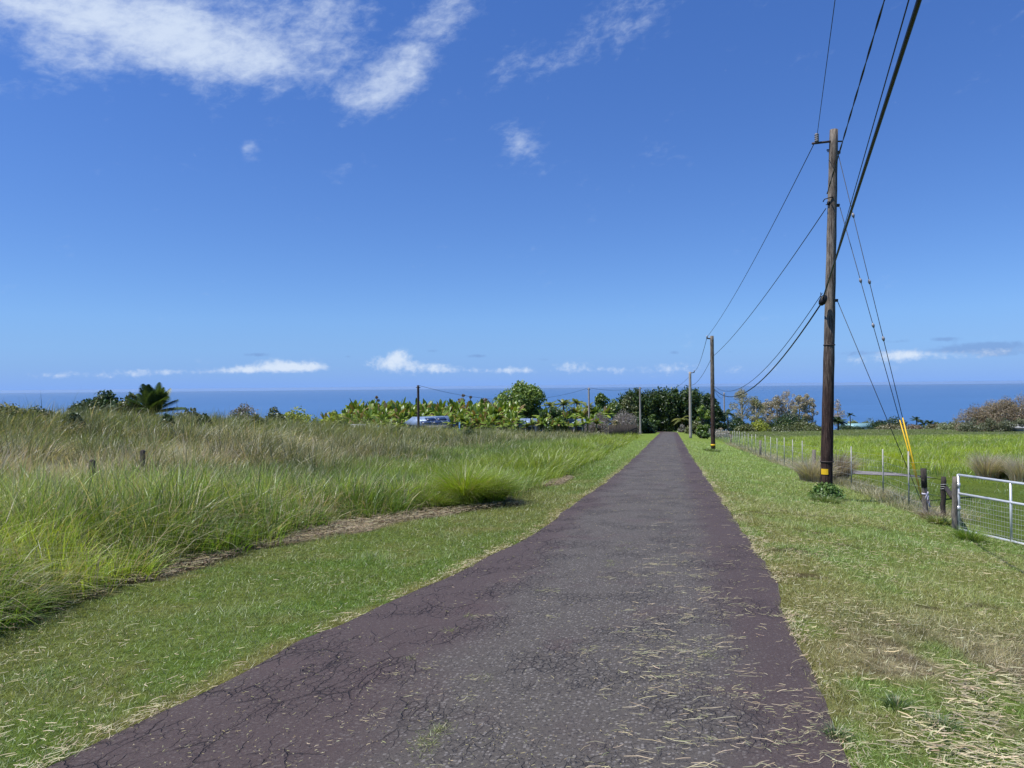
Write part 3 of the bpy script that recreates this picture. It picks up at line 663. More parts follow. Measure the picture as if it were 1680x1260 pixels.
grass_clump('dead_grass_clump', 'brown grey dead grass clump showing right of the nearest utility pole', 'grass clump', on_ground(1372, 25.5), .55, 1.5, 1300, ((.20, .15, .12), (.36, .30, .26)), .014, (.3, 1.3), strawp=.1)
grass_clump('dead_grass_clump', 'big straw grey dead grass clump in the pasture above the gate', 'grass clump', on_ground(1618, 26), .6, 1.25, 1500, DEAD, .012, (.25, 1.0), strawp=.3)
grass_clump('grass_clump', 'green and grey mixed clump between the two dead clumps above the gate', 'grass clump', on_ground(1644, 26), .5, 1.1, 900, ((.14, .18, .05), (.30, .30, .14)), .012, (.25, 1.0), strawp=.2)
grass_clump('dead_grass_clump', 'grey dead grass clump at the right edge above the gate', 'grass clump', on_ground(1674, 25), .6, 1.15, 1100, DEAD, .012, (.25, 1.0), strawp=.1)
grass_clump('grass_clump', 'dark green tuft growing at the foot of the gate', 'grass clump', G(1590, 886), .34, .32, 600, ((.14, .24, .03), (.27, .38, .06)), .008, (.4, 1.6), strawp=.06)
grass_clump('dead_grass_clump', 'dry brown grass heaped against the ribboned fence post', 'grass clump', G(1525, 852), .28, .34, 380, ((.24, .20, .16), (.38, .33, .27)), .008, (.6, 1.9))
grass_clump('grass_clump', 'sprawling leafy weed between the two dark fence posts', 'weed', G(1543, 860), .34, .26, 420, ((.14, .2, .04), (.32, .35, .11)), .016, (.6, 1.8))
exec_vine = lambda d1_: tree('vine_weed', 'leafy green vine growing around the foot of the nearest utility pole', 1353, 790, 62, d1_-.12, ((.07, .14, .03), (.17, .27, .07)), .06, 3800, 30, False, cat='weed', shape='dome', base_frac=.02, clsz=.42)
grass_clump('grass_clump', 'thin grass ring outside the leafy vine at the nearest pole', 'grass clump', G(1354, 825), .55, .30, 500, ((.12, .20, .04), (.26, .32, .10)), .013, (.5, 1.9), strawp=.08)
grass_clump('grass_clump', 'low weeds at the foot of the middle utility pole', 'weed', G(1168, 741), .9, .35, 260, ((.08, .14, .03), (.14, .2, .04)), .03, (.5, 1.8))
for px, py, r, h, c in ((1470, 1160, .06, .08, 0), (1545, 1195, .07, .08, 1), (1372, 1210, .05, .07, 2)):
    grass_clump('grass_clump', ['dark green tuft in the straw near the lower right', 'small dark green tuft right of the others in the straw', 'grey green tuft in the straw beside the road edge'][c], 'grass clump', G(px, py), r*1.6, h*1.5, 160, ((.08, .14, .04), (.15, .22, .08)), .005, (.4, 1.6))

# ------------------------------------------------------------------ utility poles
def insul(mb, p, r=.05, h=.16):
    for i in range(4): mb.tube([(p.x, p.y, p.z+i*h/4), (p.x, p.y, p.z+i*h/4+h*.16)], [r, r*.9], 12); mb.tube([(p.x, p.y, p.z+i*h/4+h*.16), (p.x, p.y, p.z+(i+1)*h/4)], [r*.6, r*.6], 10)
def pole(name, label, base, top, r0, r1, mat, seg=12, group=None):
    t_ = thing(name, label, 'utility pole', base, 0, group); d = (top-base)
    pts = [d*(i/24.0)*1.0 for i in range(25)]; pts = [Vector((0, 0, 0))-d*.02]+pts[1:]
    rs = [r0+(r1-r0)*(i/24.0)+(.004*math.sin(i*2.3) if seg > 8 else 0) for i in range(25)]
    MB().tube(pts, rs, seg).build('shaft', mat, t_, smooth=True); return t_
b1 = G(1355, 818); d1 = b1.y
top1 = at(1368, 213, d1+.05)
P1 = pole('utility_pole', 'tall weathered wooden utility pole with yellow tag, nearest to the camera', b1, top1, .150, .100, M_POLE, 20)
def onp(P, base, top, py, dx=0, dy=0):
    """point on a pole at photo row py, offset"""
    lo_, hi_ = 0, 1
    f0 = ((RC.transposed() @ (base-Vector((0, 0, EYE)))));
    def row(q): c = RC.transposed() @ (base.lerp(top, q)-Vector((0, 0, EYE))); return H0/2-FPX*c.y/-c.z
    for _ in range(40):
        md = (lo_+hi_)/2
        if row(md) > py: lo_ = md
        else: hi_ = md
    return base.lerp(top, lo_)+Vector((dx, dy, 0))
# bracket with insulator, left of the pole top
bp = onp(P1, b1, top1, 232); lf = at(1333, 235, d1)
br = MB(); br.box((lf+bp)/2-b1, ((bp-lf).length, .05, .045), Matrix.Rotation(-math.atan2((bp-lf).z, (bp-lf).x), 3, 'Y')); br.box(bp+Vector((.14, 0, 0))-b1, (.14, .03, .03))
br.box(onp(P1, b1, top1, 246)+Vector((-.13, 0, 0))-b1, (.07, .03, .03)); bo = br.build('bracket', M_IRON, P1)
ib = MB(); ip = at(1340, 232, d1); insul(ib, ip-b1, .055, .20); ib.tube([ip-b1-Vector((0, 0, .03)), ip-b1], .02, 8); ib.build('insulator', M_PORC, P1, smooth=False)
for py, dx in ((250, .12), (337, .13), (493, .14)):      # guy eyes on the right
    q = onp(P1, b1, top1, py)-b1; hw = MB(); hw.box(q+Vector((dx, 0, 0)), (.10, .05, .07)); hw.tube([q+Vector((-dx-.03, 0, .02)), q+Vector((dx+.06, 0, .02))], .012, 6); hw.build('guy_clamp', M_IRON, P1)
hk = MB(); q = onp(P1, b1, top1, 325)-b1
hk.tube([q+Vector((-.03, -.12, .0)), q+Vector((-.14, -.1, -.02)), q+Vector((-.22, -.05, -.04)), q+Vector((-.25, -.03, -.10))], .014, 6); hk.box(q+Vector((-.12, -.05, -.14)), (.06, .05, .08)); hk.build('wire_hook', M_BLACK, P1)
cl = MB(); q = at(1350, 494, d1-.20)-b1
cl.tube([q+Vector((.06, 0, .14)), q+Vector((.03, 0, .08)), q+Vector((-.02, 0, -.03)), q+Vector((-.06, 0, -.09))], [.05, .085, .09, .05], 12); cl.tube([q+Vector((-.05, 0, .0)), q+Vector((-.03, .05, .22))], .01, 6); cl.build('cable_splice_case', M_BLACK, P1, smooth=True)
tg = MB(); q = onp(P1, b1, top1, 773)-b1; dd = Vector((q.x+b1.x, q.y+b1.y, 0)).normalized()
nn = 10; Vt = []; 
for k in range(nn+1):
    th = math.atan2(-dd.y, -dd.x)+.35-1.15*k/nn*1.0-.1; rr_ = .158
    for zz in (-.07, .07): Vt.append((q.x+rr_*math.cos(th), q.y+rr_*math.sin(th), q.z+zz))
tgo = np_mesh('reflective_tag', Vt, np.array([(2*k, 2*k+2, 2*k+3, 2*k+1) for k in range(nn)]), None, M_YEL, P1)
for py in (566, 757): q = onp(P1, b1, top1, py)-b1; MB().tube([q-Vector((0, 0, .012)), q+Vector((0, 0, .012))], .160 if py > 700 else .142, 20).build('steel_band', M_IRON, P1)

b2 = G(1170, 738); d2 = b2.y; top2 = at(1168, 551, d2)
P2 = pole('utility_pole', 'dark wooden utility pole with small bracket, second along the right verge', b2, top2, .15, .12, M_POLE, 12)
mb = MB(); q = at(1160, 555, d2)-b2; q2 = at(1168, 556, d2)-b2; mb.tube([q, q2], .05, 6); mb.build('bracket', M_IRON, P2)
mb = MB(); mb.tube([q, q+Vector((0, 0, .18))], .05, 8); mb.build('insulator', M_PORC, P2)
mb = MB(); q = onp(P2, b2, top2, 730)-b2; mb.tube([q-Vector((0, 0, .06)), q+Vector((0, 0, .06))], .158, 12); mb.build('reflective_tag', M_YEL, P2)
b3 = G(1133, 719); d3 = b3.y; top3 = at(1132, 610, d3)
P3 = pole('utility_pole', 'pale bleached utility pole, third along the right verge', b3, top3, .17, .15, M_PALEPOLE, 10)
mb = MB(); q = at(1139, 611, d3)-b3; q2 = at(1133, 612, d3)-b3; mb.tube([q, q2], .05, 6); mb.build('bracket', M_IRON, P3)
mb = MB(); mb.tube([q, q+Vector((0, 0, .25))], .06, 8); mb.build('insulator', M_PORC, P3)
def farpole(px, top_py, depth, r, mat, label):
    b = on_ground(px, depth); tp_ = at(px, top_py, depth); P = pole('utility_pole', label, b, tp_, r, r*.85, mat, 8)
    mb = MB(); mb.box(tp_-b+Vector((0, 0, -.25)), (.5, .08, .08)); mb.build('bracket', M_IRON, P); return b, tp_
bA, tA = farpole(686, 632, 82, .15, M_DARKWOOD, 'dark pole standing in front of the blue roof behind the field')
bB, tB = farpole(966, 636, 112, .15, M_PALEPOLE, 'thin pale pole left of the grey leafless shrub')
bC, tC = farpole(1050, 635, 116, .15, M_PALEPOLE, 'slender grey pole before the dark bamboo on the left of the road end')
bD, tD = farpole(1188, 644, 150, .15, M_PALEPOLE, 'farthest thin grey pole right of the road, seen against the sea')

# ------------------------------------------------------------------ wires
def wire(label, a, b, r, sag=0.0, mat=None, n=24, name='overhead_wire', twist=0):
    a, b = Vector(a), Vector(b); o = thing(name, label, 'wire', a) if False else None
    pts = []
    for i in range(n+1):
        q = i/n; p = a.lerp(b, q); p.z -= 4*sag*q*(1-q); pts.append(p-a)
    mb = MB()
    if twist:
        pts2 = []
        for i in range(161):
            q = i/160; p = (b-a)*q; p.z -= 4*sag*q*(1-q); pts2.append(p)
        for ph in (0, PI):
            mb.tube([p+Vector((math.cos(i*.9+ph)*r*.8, 0, math.sin(i*.9+ph)*r*.8)) for i, p in enumerate(pts2)], r*.75, 5)
    else: mb.tube(pts, r, 6)
    w = mb.build(name, mat or M_WIRE, None, smooth=True); w.location = a; tag(w, label, 'wire', 'overhead wires along the road'); return w
def fit(a, px, py, zt, ext, sag=0):
    """wire starting at a, passing the sight line (px,py) at height zt, carried on to depth y=ext"""
    d = ray(px, py); yy = (zt-EYE)/d.z; p = Vector((d.x*yy, yy, zt)); q = (ext-a.y)/(p.y-a.y); return a+(p-a)*q
iA = at(1341, 219, d1); iB = at(1357, 318, d1-.1); iC = at(1370, 425, d1-.12); iD = at(1350, 490, d1-.2)
wire('thin wire leaving the top insulator of the nearest pole, leftmost at the top', iA, fit(iA, 1370, 0, iA.z+.25, -20), .007)
wire('twisted cable rising from below the top of the nearest pole, second from left overhead', iB, fit(iB, 1451, 0, iB.z+.25, -20), .011, mat=M_BLACK, twist=1)
wire('thin support wire running just left of the thick black cable overhead', iC, fit(iC, 1491, 0, iC.z+.30, -20), .007, mat=M_BLACK)
wire('thick black cable overhead, ending at the splice case on the nearest pole', iD, fit(iD, 1508, 0, iD.z+.42, -20), .018, mat=M_BLACK)
wire('thin top wire between the insulators of the nearest and middle poles', at(1335, 237, d1), at(1160, 553, d2), .011, .35)
wire('thin wire from mid height of the nearest pole down to the middle pole', at(1355, 342, d1), at(1168, 586, d2), .012, .35)
wire('upper sagging communication wire between the nearest and middle poles', at(1349, 481, d1), at(1169, 631, d2), .010, 1.25)
wire('lower sagging black cable between the nearest and middle poles', at(1346, 500, d1-.1), at(1169, 635, d2), .020, 1.35, M_BLACK)
wire('thin top wire from the middle pole to the pale third pole', at(1160, 553, d2), at(1139, 609, d3), .016, .5)
wire('thin wire from the middle pole running left to the third pole', at(1168, 586, d2), at(1133, 632, d3), .016, .5)
wire('cable from the middle pole down to the far right pole', at(1170, 636, d2), at(1188, 646, 150), .016, .8)
wire('wire from the third pole back to the slender grey pole by the bamboo', at(1133, 616, d3), tC, .014, 1.6)
wire('wire sagging between the dark pole by the blue roof and the thin pale pole', tA, tB, .018, 1.75)
wire('wire sagging between the thin pale pole and the slender grey pole', tB, tC, .02, .45)
# guy wires with yellow guards
anchor = G(1518, 838)
for (px, py, lab, gy) in ((1375, 252, 'topmost guy wire of the nearest pole ending in a yellow guard', 686), (1378, 340, 'middle guy wire of the nearest pole ending in a yellow guard', 690), (1374, 494, 'lowest plain guy wire of the nearest pole reaching the fence', None)):
    a = at(px, py, d1); an = anchor+Vector((.05*(py-340)/100, .1*(py-340)/100, 0)); t_ = thing('guy_wire', lab, 'guy wire', an)
    MB().tube([Vector((0, 0, 0)), a-an], .009, 6).build('cable', M_WIRE, t_)
    if gy:
        q = None
        for i in range(400):
            pp = an.lerp(a, i/400); c = RC.transposed() @ (pp-Vector((0, 0, EYE)))
            if H0/2-FPX*c.y/-c.z < gy: q = pp; break
        MB().tube([(an-an)+(a-an)*.03, q-an], .015 if py < 300 else .013, 8).build('guard', M_YEL, t_)
        for f_ in ((.63, .82, .47) if py < 300 else (.60, .75)):
            c = (a-an)*f_; dn_ = (a-an).normalized()*.06; MB().tube([c-dn_, c, c+dn_], [.018, .04, .018], 8).build('strain_insulator', M_PORC, t_)

# ------------------------------------------------------------------ wire fence on the right
def fence_path(q):      # q 0 near .. 1 far
    return q
fp = [G(1526, 850), G(1452, 816), G(1401, 807), G(1366, 797), G(1310, 783), G(1240, 753), G(1212, 739), G(1185, 725)]
F0 = fp[0]
fence = thing('wire_fence', 'see-through wire mesh fence on thin metal posts running along the right verge', 'fence', F0)
# straight run at constant distance from the road
yl = fp[0].y
def fpt(y):
    s = np.interp(y, [p.y for p in fp], [S(p.x, p.y) for p in fp]); s = s*.35+6.05*.65 if y > yl+2 else S(F0.x, F0.y)+(y-yl)/2*((S(F0.x, F0.y)*.35+6.05*.65)-S(F0.x, F0.y))
    x = XS(float(s), y); return Vector((x, y, Hf(x, y)))
ys = [yl]; 
wood_y = []
mbm = MB(); y = yl; postys = []
while y < 120: postys.append(y); y += 2.45
for i, y in enumerate(postys):
    p = fpt(y)-F0
    if i in (0,): pass
    elif i in (5, 12, 22):
        MB().tube([p-Vector((0, 0, .1)), p+Vector((.01, 0, 1.02))], [.075, .065], 9).build('wooden_post', M_OLDWOOD, fence)
    else:
        h = 1.28+.14*random.random(); ln = Vector((random.uniform(-.03, .03), random.uniform(-.03, .03), 0))
        m_ = MB(); m_.box(p+Vector((0, 0, h/2)), (.034, .010, h)); m_.box(p+Vector((0, .016, h/2)), (.010, .024, h)); m_.build('metal_post', M_TPOST, fence)
wire_z = [.08, .26, .44, .62, .80, .98]; rr = .0022
segs = [fpt(y)-F0 for y in postys]
for z_ in wire_z: mbm.tube([p+Vector((0, 0, z_)) for p in segs], .0020, 4, False)
for i in range(len(segs)-1):
    a, b = segs[i], segs[i+1]; yy_ = a.y+F0.y
    k = max(2, int((b-a).length/(.20 if yy_ < 45 else .4)))
    for j in range(k): c = a.lerp(b, j/k); mbm.tube([c+Vector((0, 0, .04)), c+Vector((0, 0, .98))], .0012 if yy_ < 30 else .002, 4, False)
mbm.build('wire_mesh', M_MESHW, fence)
mb = MB(); mb.tube([p+Vector((0, 0, 1.15)) for p in segs], .0016, 4, False); mb.build('top_wire', M_MESHW, fence)

# corner brace: three rough posts, one rail
def post(name, label, px, pyb, pyt, r, mat, lean=0, group='rough wooden posts beside the gate'):
    b = G(px, pyb); tp_ = at(px+lean, pyt, b.y); o = thing(name, label, 'fence post', b, 0, group); d = tp_-b
    n = 9; pts = [d*(i/n)*1.0+Vector((.006*math.sin(i*1.7), .005*math.cos(i*2.1), 0)) for i in range(n+1)]; pts[0] = -d*.08
    MB().tube(pts, [r*(1+.06*math.sin(i*2.7)) for i in range(n)]+[r*.86], 11).build('post_shaft', mat, o, smooth=False); return o, b, tp_
oA, bpA, tpA = post('fence_post', 'dark topped wooden post with pale ribbon where the guy wires end', 1519, 850, 769, .052, M_OLDWOOD, -4)
rb = MB(); q = (tpA-bpA)*.42
for k in range(3): rb.box(q+Vector((.0+.02*k, -.075, .05-.08*k)), (.035, .008, .16), Matrix.Rotation(.35-.3*k, 3, 'Y'))
rb.tube([q+Vector((0, 0, .06)), q+Vector((0, 0, .09))], .058, 11); rb.build('ribbon', M_RIBBON, oA)
dk = MB(); dk.tube([(tpA-bpA)*.62, (tpA-bpA)*1.0+Vector((0, 0, .004))], .0565, 11); dk.build('dark_sleeve', M_DARKWOOD, oA)  # darker sleeve over the upper part of the post
oB, bpB, tpB = post('fence_post', 'blackened wooden post in the middle beside the gate', 1547, 852, 782, .050, M_DARKWOOD, 1)
wq = MB(); q = (tpB-bpB); 
for k in range(3): wq.tube([q*(.72+.05*k)+Vector((-.07, -.02, 0)), q*(.72+.05*k)+Vector((0, -.075, .01)), q*(.72+.05*k)+Vector((.07, -.02, 0))], .005, 5)
wq.build('wire_wrap', M_MESHW, oB)
oC, bpC, tpC = post('fence_post', 'grey wooden gate post that carries the metal gate', 1566, 871, 782, .050, M_OLDWOOD, 1)
rail = MB(); a = bpB.lerp(tpB, .74)+Vector((.05, 0, 0)); b = bpC.lerp(tpC, .62)+Vector((-.04, .0, 0)); rail.tube([a-bpB, b-bpB], .045, 9); rl = rail.build('brace_rail', M_DARKWOOD, oB)
mb = MB()
for k in range(3): mb.tube([bpA.lerp(tpA, .25+.25*k)-bpA, bpB.lerp(tpB, .28+.25*k)-bpA], .003, 4)
mb.build('strand_wire', M_MESHW, oA)

# the gate
gl = bpC+Vector((.10, -.03, 0)); gdep = gl.y
g_top = at(1572, 779, gdep); g_bot = at(1572, 873, gdep); gh = g_top.z-g_bot.z
ratio = 99/108.0
gd2 = gdep*ratio; far_top = at(1658, 791, gd2); dirg = (far_top-g_top); dirg = Vector((dirg.x, dirg.y, dirg.z)); unit = dirg.normalized(); L1 = dirg.length
gate = thing('farm_gate', 'silver tubular metal gate with wire mesh infill at the right edge', 'gate', g_bot)
def gp(u_, z_): return (g_top-g_bot)-Vector((0, 0, gh))+unit*u_+Vector((0, 0, z_))
Lg = L1*2.6
MB().tube([gp(0, -.02), gp(0, gh+.01)], .024, 10).build('stile', M_STEEL, gate, smooth=True)
MB().tube([gp(Lg, -.02), gp(Lg, gh+.01)], .024, 10).build('stile', M_STEEL, gate, smooth=True)
for k, nm in ((gh, 'rail'), (gh*.675, 'rail'), (.055, 'rail')):
    MB().tube([gp(0.0, k), gp(Lg, k)], .022, 10).build(nm, M_STEEL, gate, smooth=True)
for uu in (L1, L1*1.9): MB().tube([gp(uu, 0), gp(uu, gh)], .019, 10).build('upright', M_STEEL, gate, smooth=True)
mb = MB(); kx = int(Lg/.055)
for i in range(1, kx): mb.tube([gp(Lg*i/kx, .02), gp(Lg*i/kx, gh*.675)], .0017, 4, False)
for j in range(9): z_ = .03+(gh*.675-.05)*j/8; mb.tube([gp(0, z_), gp(Lg, z_)], .0020, 4, False)
mb.build('mesh_infill', M_MESHW, gate)
for z_ in (gh*.82, gh*.42): hg = MB(); hg.box(gp(-.05, z_), (.13, .03, .03)); hg.tube([gp(-.0, z_-.04), gp(-.0, z_+.04)], .034, 10); hg.build('hinge', M_STEEL, gate)

# dark post tops in the tall grass, left
for px, pyt, dep, lab in ((150, 757, 13.2, 'leaning dark post stub poking out of the left grass, left one'), (233, 741, 15.5, 'small black post top in the left grass, right one')):
    b = on_ground(px, dep); tp_ = at(px+1, pyt-3, dep); o = thing('old_post', lab, 'fence post', b); d = tp_-b
    MB().tube([d*0, d*.5, d*.97, d], [.06, .055, .055, .03], 8).build('post_shaft', M_DARKWOOD, o)

# ------------------------------------------------------------------ houses beyond the field
def roofmat(name, col): 
    return solid(name, col, .45, .15, var=.12, scale=2)
M_BLUE = roofmat('pale blue metal roof', (.19, .26, .38)); M_TEAL = roofmat('teal metal roof', (.24, .42, .44)); M_WROOF = roofmat('white metal roof', (.42, .43, .42)); M_PANEL = solid('dark solar panel', (.02, .035, .09), .25, var=.15)
def house(label, px, depth, w, dpt, zw, zr, rot, wallm, roofm, panels=False, wins=2):
    b = on_ground(px, depth); t_ = thing('house', label, 'house', b, rot)
    MB().box((0, 0, zw/2), (w, dpt, zw)).build('wall', wallm, t_)
    ov = .5; v = [(-w/2-ov, -dpt/2-ov, zw-.05), (w/2+ov, -dpt/2-ov, zw-.05), (w/2+ov, dpt/2+ov, zw-.05), (-w/2-ov, dpt/2+ov, zw-.05), (-w/2-ov*.6, 0, zr), (w/2+ov*.6, 0, zr)]
    m_ = MB(); m_.add(v, [(0, 1, 5, 4), (2, 3, 4, 5), (3, 2, 1, 0)], [(0, 4, 3), (1, 2, 5)])
    sl = math.atan2(zr-zw, dpt/2+ov); k = int(w/.7)
    rf = m_.build('roof', roofm, t_)
    rb_ = MB()
    for i in range(k+1):
        x_ = -w/2-ov+.05+(w+2*ov-.1)*i/k; rb_.tube([(x_, -dpt/2-ov, zw-.02), (x_*(w/2+ov*.6)/(w/2+ov), -.02, zr+.02)], .03, 4)
    rb_.build('roof_rib', roofm, rf)
    if panels:
        for i, (x0, y0) in enumerate(((-.35, -.75), (.0, -.75), (-.1, -.38), (.25, -.38))):
            ln = (dpt/2+ov); yc = ln*y0; zc = zr+(zw-zr)*(-yc)/ln+.10
            MB().box((x0*w, yc, zc), (w*.30, ln*.26, .05), Matrix.Rotation(sl, 3, 'X')).build('solar_panel', M_PANEL, rf)
    for i in range(wins):
        x_ = -w/2+w*(i+.5)/wins; fr_ = MB().box((x_, -dpt/2-.01, zw*.55), (1.3, .06, 1.1)).build('window', M_WHITE, t_); MB().box((x_, -dpt/2-.045, zw*.55), (1.1, .02, .9)).build('pane', M_GLASS, fr_)
    return t_
house('low house with pale blue roof and dark solar panels behind the dark pole', 705, 98, 4.4, 5.4, 1.9, 2.9, .5, M_CLAD, M_BLUE, True)
house('small blue roofed house with white walls below the round tree', 868, 108, 2.2, 3.4, 1.8, 2.6, -.2, M_WHITE, M_BLUE)
house('long low house with grey blue roof left of the thin pale pole', 946, 112, 2.8, 3.6, 1.7, 2.5, -.35, M_CLAD, M_BLUE)
house('small shed with pale roof at the foot of the banana grove', 585, 92, 1.5, 2.4, 1.3, 1.8, .2, M_CLAD, M_WROOF, wins=1)
house('distant long house with teal roof beyond the right pasture', 1405, 225, 8, 6, 1.7, 2.7, .1, M_WHITE, M_TEAL, wins=3)
house('low shed with white roof under the brown trees at the right edge', 1676, 141, 3.4, 4, .8, 1.35, -.2, M_CLAD, M_WROOF, wins=1)

# board fence at the far left verge end
bf = G(1003, 722); t_ = thing('board_fence', 'short dark weathered board fence left of the road end', 'fence', bf)
a, b = G(1000, 722), G(1045, 716)
for i in range(30):
    p = a.lerp(b, i/29); p.z = Hf(p.x, p.y); MB().box(p-bf+Vector((0, 0, .8)), (.08+.05*random.random(), .05, 1.3+.4*random.random()), Matrix.Rotation(random.uniform(-.05, .05), 3, 'Y')).build('board', M_DARKWOOD, t_)
MB().box((a+b)/2-bf+Vector((0, 0, .6)), ((b-a).length, .05, .12), Matrix.Rotation(math.atan2(b.y-a.y, b.x-a.x), 3, 'Z')).build('board_rail', M_DARKWOOD, t_)

# ------------------------------------------------------------------ trees
def leafcards(cen, nrm_bias, size, col, sz_var=.5, elong=1.5, droop=0):
    n = len(cen); a = RNG.standard_normal((n, 3))+nrm_bias; a /= np.linalg.norm(a, axis=1)[:, None]+1e-9
    b = RNG.standard_normal((n, 3)); b[:, 2] -= droop; b -= a*(a*b).sum(1)[:, None]; b /= np.linalg.norm(b, axis=1)[:, None]+1e-9; c = np.cross(a, b)
    L = size*(1-sz_var/2+sz_var*RNG.random(n))[:, None]; w = L/elong
    V = np.stack([cen-b*L*.5, cen+c*w*.5, cen+b*L*.5, cen-c*w*.5], 1).reshape(-1, 3)
    return V, (np.arange(n)*4)[:, None]+np.array([[0, 1, 2, 3]]), np.repeat(col, 4, 0)
def crown(name, parent, clumps, leaf, n, cols, mat=None, elong=1.5, droop=0, fill=.55):
    """clumps: (x,y,z,rx,rz)"""
    cl_ = np.array(clumps, float); wgt = (cl_[:, 3]**2*cl_[:, 4])**.8; idx = RNG.choice(len(cl_), n, p=wgt/wgt.sum())
    d = RNG.standard_normal((n, 3)); d /= np.linalg.norm(d, axis=1)[:, None]; r = (fill+(1-fill)*RNG.random(n))**.6*(1+.18*RNG.standard_normal(n)*.6)
    cen = cl_[idx, :3]+d*r[:, None]*np.stack([cl_[idx, 3], cl_[idx, 3], cl_[idx, 4]], 1)
    cc = lerp(np.array(cols[0]), np.array(cols[1]), RNG.random(len(cl_)))[idx]; cc = jit(cc, n, .30)
    V, F, Cc = leafcards(cen, d*.9+np.array([0, 0, .35]), leaf, cc, elong=elong, droop=droop)
    return np_mesh(name, V, [F], Cc, mat or M_LEAF, parent)
def tree(name, label, px, top_py, wpx, depth, cols, leaf=.34, n=4500, ncl=26, trunk=True, bark=None, cat='tree', shape='round', clsz=.30, base_frac=.25, group=None, elong=1.5, droop=0, seed=None, hmin=None):
    b = on_ground(px, depth); hgt = at(px, top_py, depth).z-b.z
    if hmin: hgt = max(hgt, hmin)
    w = wpx/FPX*depth; t_ = thing(name, label, cat, b, 0, group)
    cl_ = []
    for i in range(ncl):
        for _ in range(30):
            u_ = RNG.random()*2-1; v_ = RNG.random()*2-1; q = RNG.random()
            if shape == 'round': R_ = math.sqrt(max(0, 1-(2*q-1)**2))
            elif shape == 'dome': R_ = math.sqrt(max(0, 1-q**2))
            elif shape == 'umbrella': R_ = .35+.65*q
            elif shape == 'cone': R_ = 1-q*.8
            elif shape == 'column': R_ = .8-.3*abs(q-.4)
            rr_ = math.hypot(u_, v_)
            if rr_ < 1 and (rr_ > .35 or q > .6): break
        cr_ = clsz*w*(.6+.6*RNG.random())*.5
        z_ = hgt*base_frac+(hgt*(1-base_frac)-cr_)*q
        cl_.append((u_*R_*(w/2-cr_*.4), v_*R_*(w/2-cr_*.4), z_, cr_, cr_*(.7+.2*RNG.random())))
    cl_.append((0, 0, hgt-w*clsz*.25, w*clsz*.35, w*clsz*.3))
    if trunk:
        mb = MB(); r0 = max(.10, hgt*.022); hb = hgt*(base_frac+.25)
        mb.tube([(0, 0, -.3), (r0*.3, 0, hb*.5), (-r0*.3, 0, hb), (0, 0, hgt*.82)], [r0*1.3, r0, r0*.7, r0*.2], 8)
        for c in random.sample(cl_, min(12, len(cl_))):
            z0 = min(hb*random.uniform(.55, 1.0), c[2]*.9); mb.tube([(0, 0, z0), (c[0]*.45, c[1]*.45, z0+(c[2]-z0)*.6), (c[0], c[1], c[2])], [r0*.5, r0*.3, r0*.12], 5)
        mb.build('trunk', bark or M_BARK, t_, smooth=True)
    crown('crown', t_, cl_, leaf, n, cols, elong=elong, droop=droop); return t_
DG = ((.020, .045, .014), (.05, .09, .022)); MG = ((.055, .105, .020), (.12, .19, .035)); LG = ((.11, .18, .025), (.22, .30, .05)); YG = ((.22, .27, .03), (.36, .40, .06)); OLV = ((.07, .09, .03), (.14, .16, .05))
BRN = ((.19, .155, .10), (.32, .26, .17)); PALE = ((.26, .235, .155), (.42, .37, .26)); GRY = ((.16, .155, .14), (.28, .27, .24))

tree('dark_tree', 'dark spreading broadleaf tree on the left skyline beside the palm', 172, 641, 110, 62, DG, .28, 8500, 44, shape='dome', base_frac=.02, clsz=.36)
tree('dark_tree', 'lower dark tree at the left end of the skyline group', 138, 658, 60, 61, DG, .26, 3600, 22, shape='dome', base_frac=.02, clsz=.42)
tree('shrub', 'olive green shrub between the dark tree and the palm', 216, 647, 62, 60, OLV, .25, 4600, 24, shape='dome', base_frac=.02, clsz=.42, cat='shrub')
tree('shrub', 'low dark shrub just right of the palm on the left skyline', 312, 669, 60, 68, OLV, .25, 3080, 18, shape='dome', base_frac=.02, clsz=.5, cat='shrub')
tree('shrub', 'grey leafless looking bush on the skyline right of the palm', 400, 662, 62, 80, GRY, .22, 4840, 27, shape='dome', base_frac=.02, clsz=.5, cat='shrub')
tree('shrub', 'yellow green bush on the skyline, left of the banana grove', 487, 668, 83, 88, YG, .3, 5280, 24, shape='dome', base_frac=.02, clsz=.5, cat='shrub')
tree('shrub', 'small olive bush left of the yellow green bush', 448, 668, 40, 86, OLV, .3, 2420, 15, shape='dome', base_frac=.02, clsz=.5, cat='shrub')
tree('shrub', 'yellow green bush at the left foot of the banana grove', 545, 676, 67, 90, YG, .3, 3740, 21, shape='dome', base_frac=.02, clsz=.5, cat='shrub')
tree('shrub', 'grassy mound bush at the far left edge of the skyline', 10, 661, 101, 38, ((.10, .12, .04), (.20, .20, .07)), .16, 5720, 24, shape='dome', base_frac=.02, clsz=.5, cat='shrub')
tree('shrub', 'low olive mound bush right of the one at the left edge', 60, 668, 81, 41, OLV, .16, 3960, 21, shape='dome', base_frac=.02, clsz=.5, cat='shrub')
tree('round_tree', 'large rounded green tree standing over the banana grove', 857, 624, 112, 128, ((.08, .15, .022), (.24, .33, .06)), .38, 15000, 64, shape='dome', base_frac=.12, clsz=.26)
tree('broadleaf_tree', 'dark leafy tree in front of the long low house', 905, 668, 48, 108, ((.03, .07, .015), (.09, .14, .03)), .34, 3000, 22, shape='round', base_frac=.1)
tree('broadleaf_tree', 'green tree right of the round tree, behind the small palms', 985, 645, 52, 128, MG, .4, 3200, 24, shape='dome', base_frac=.1)
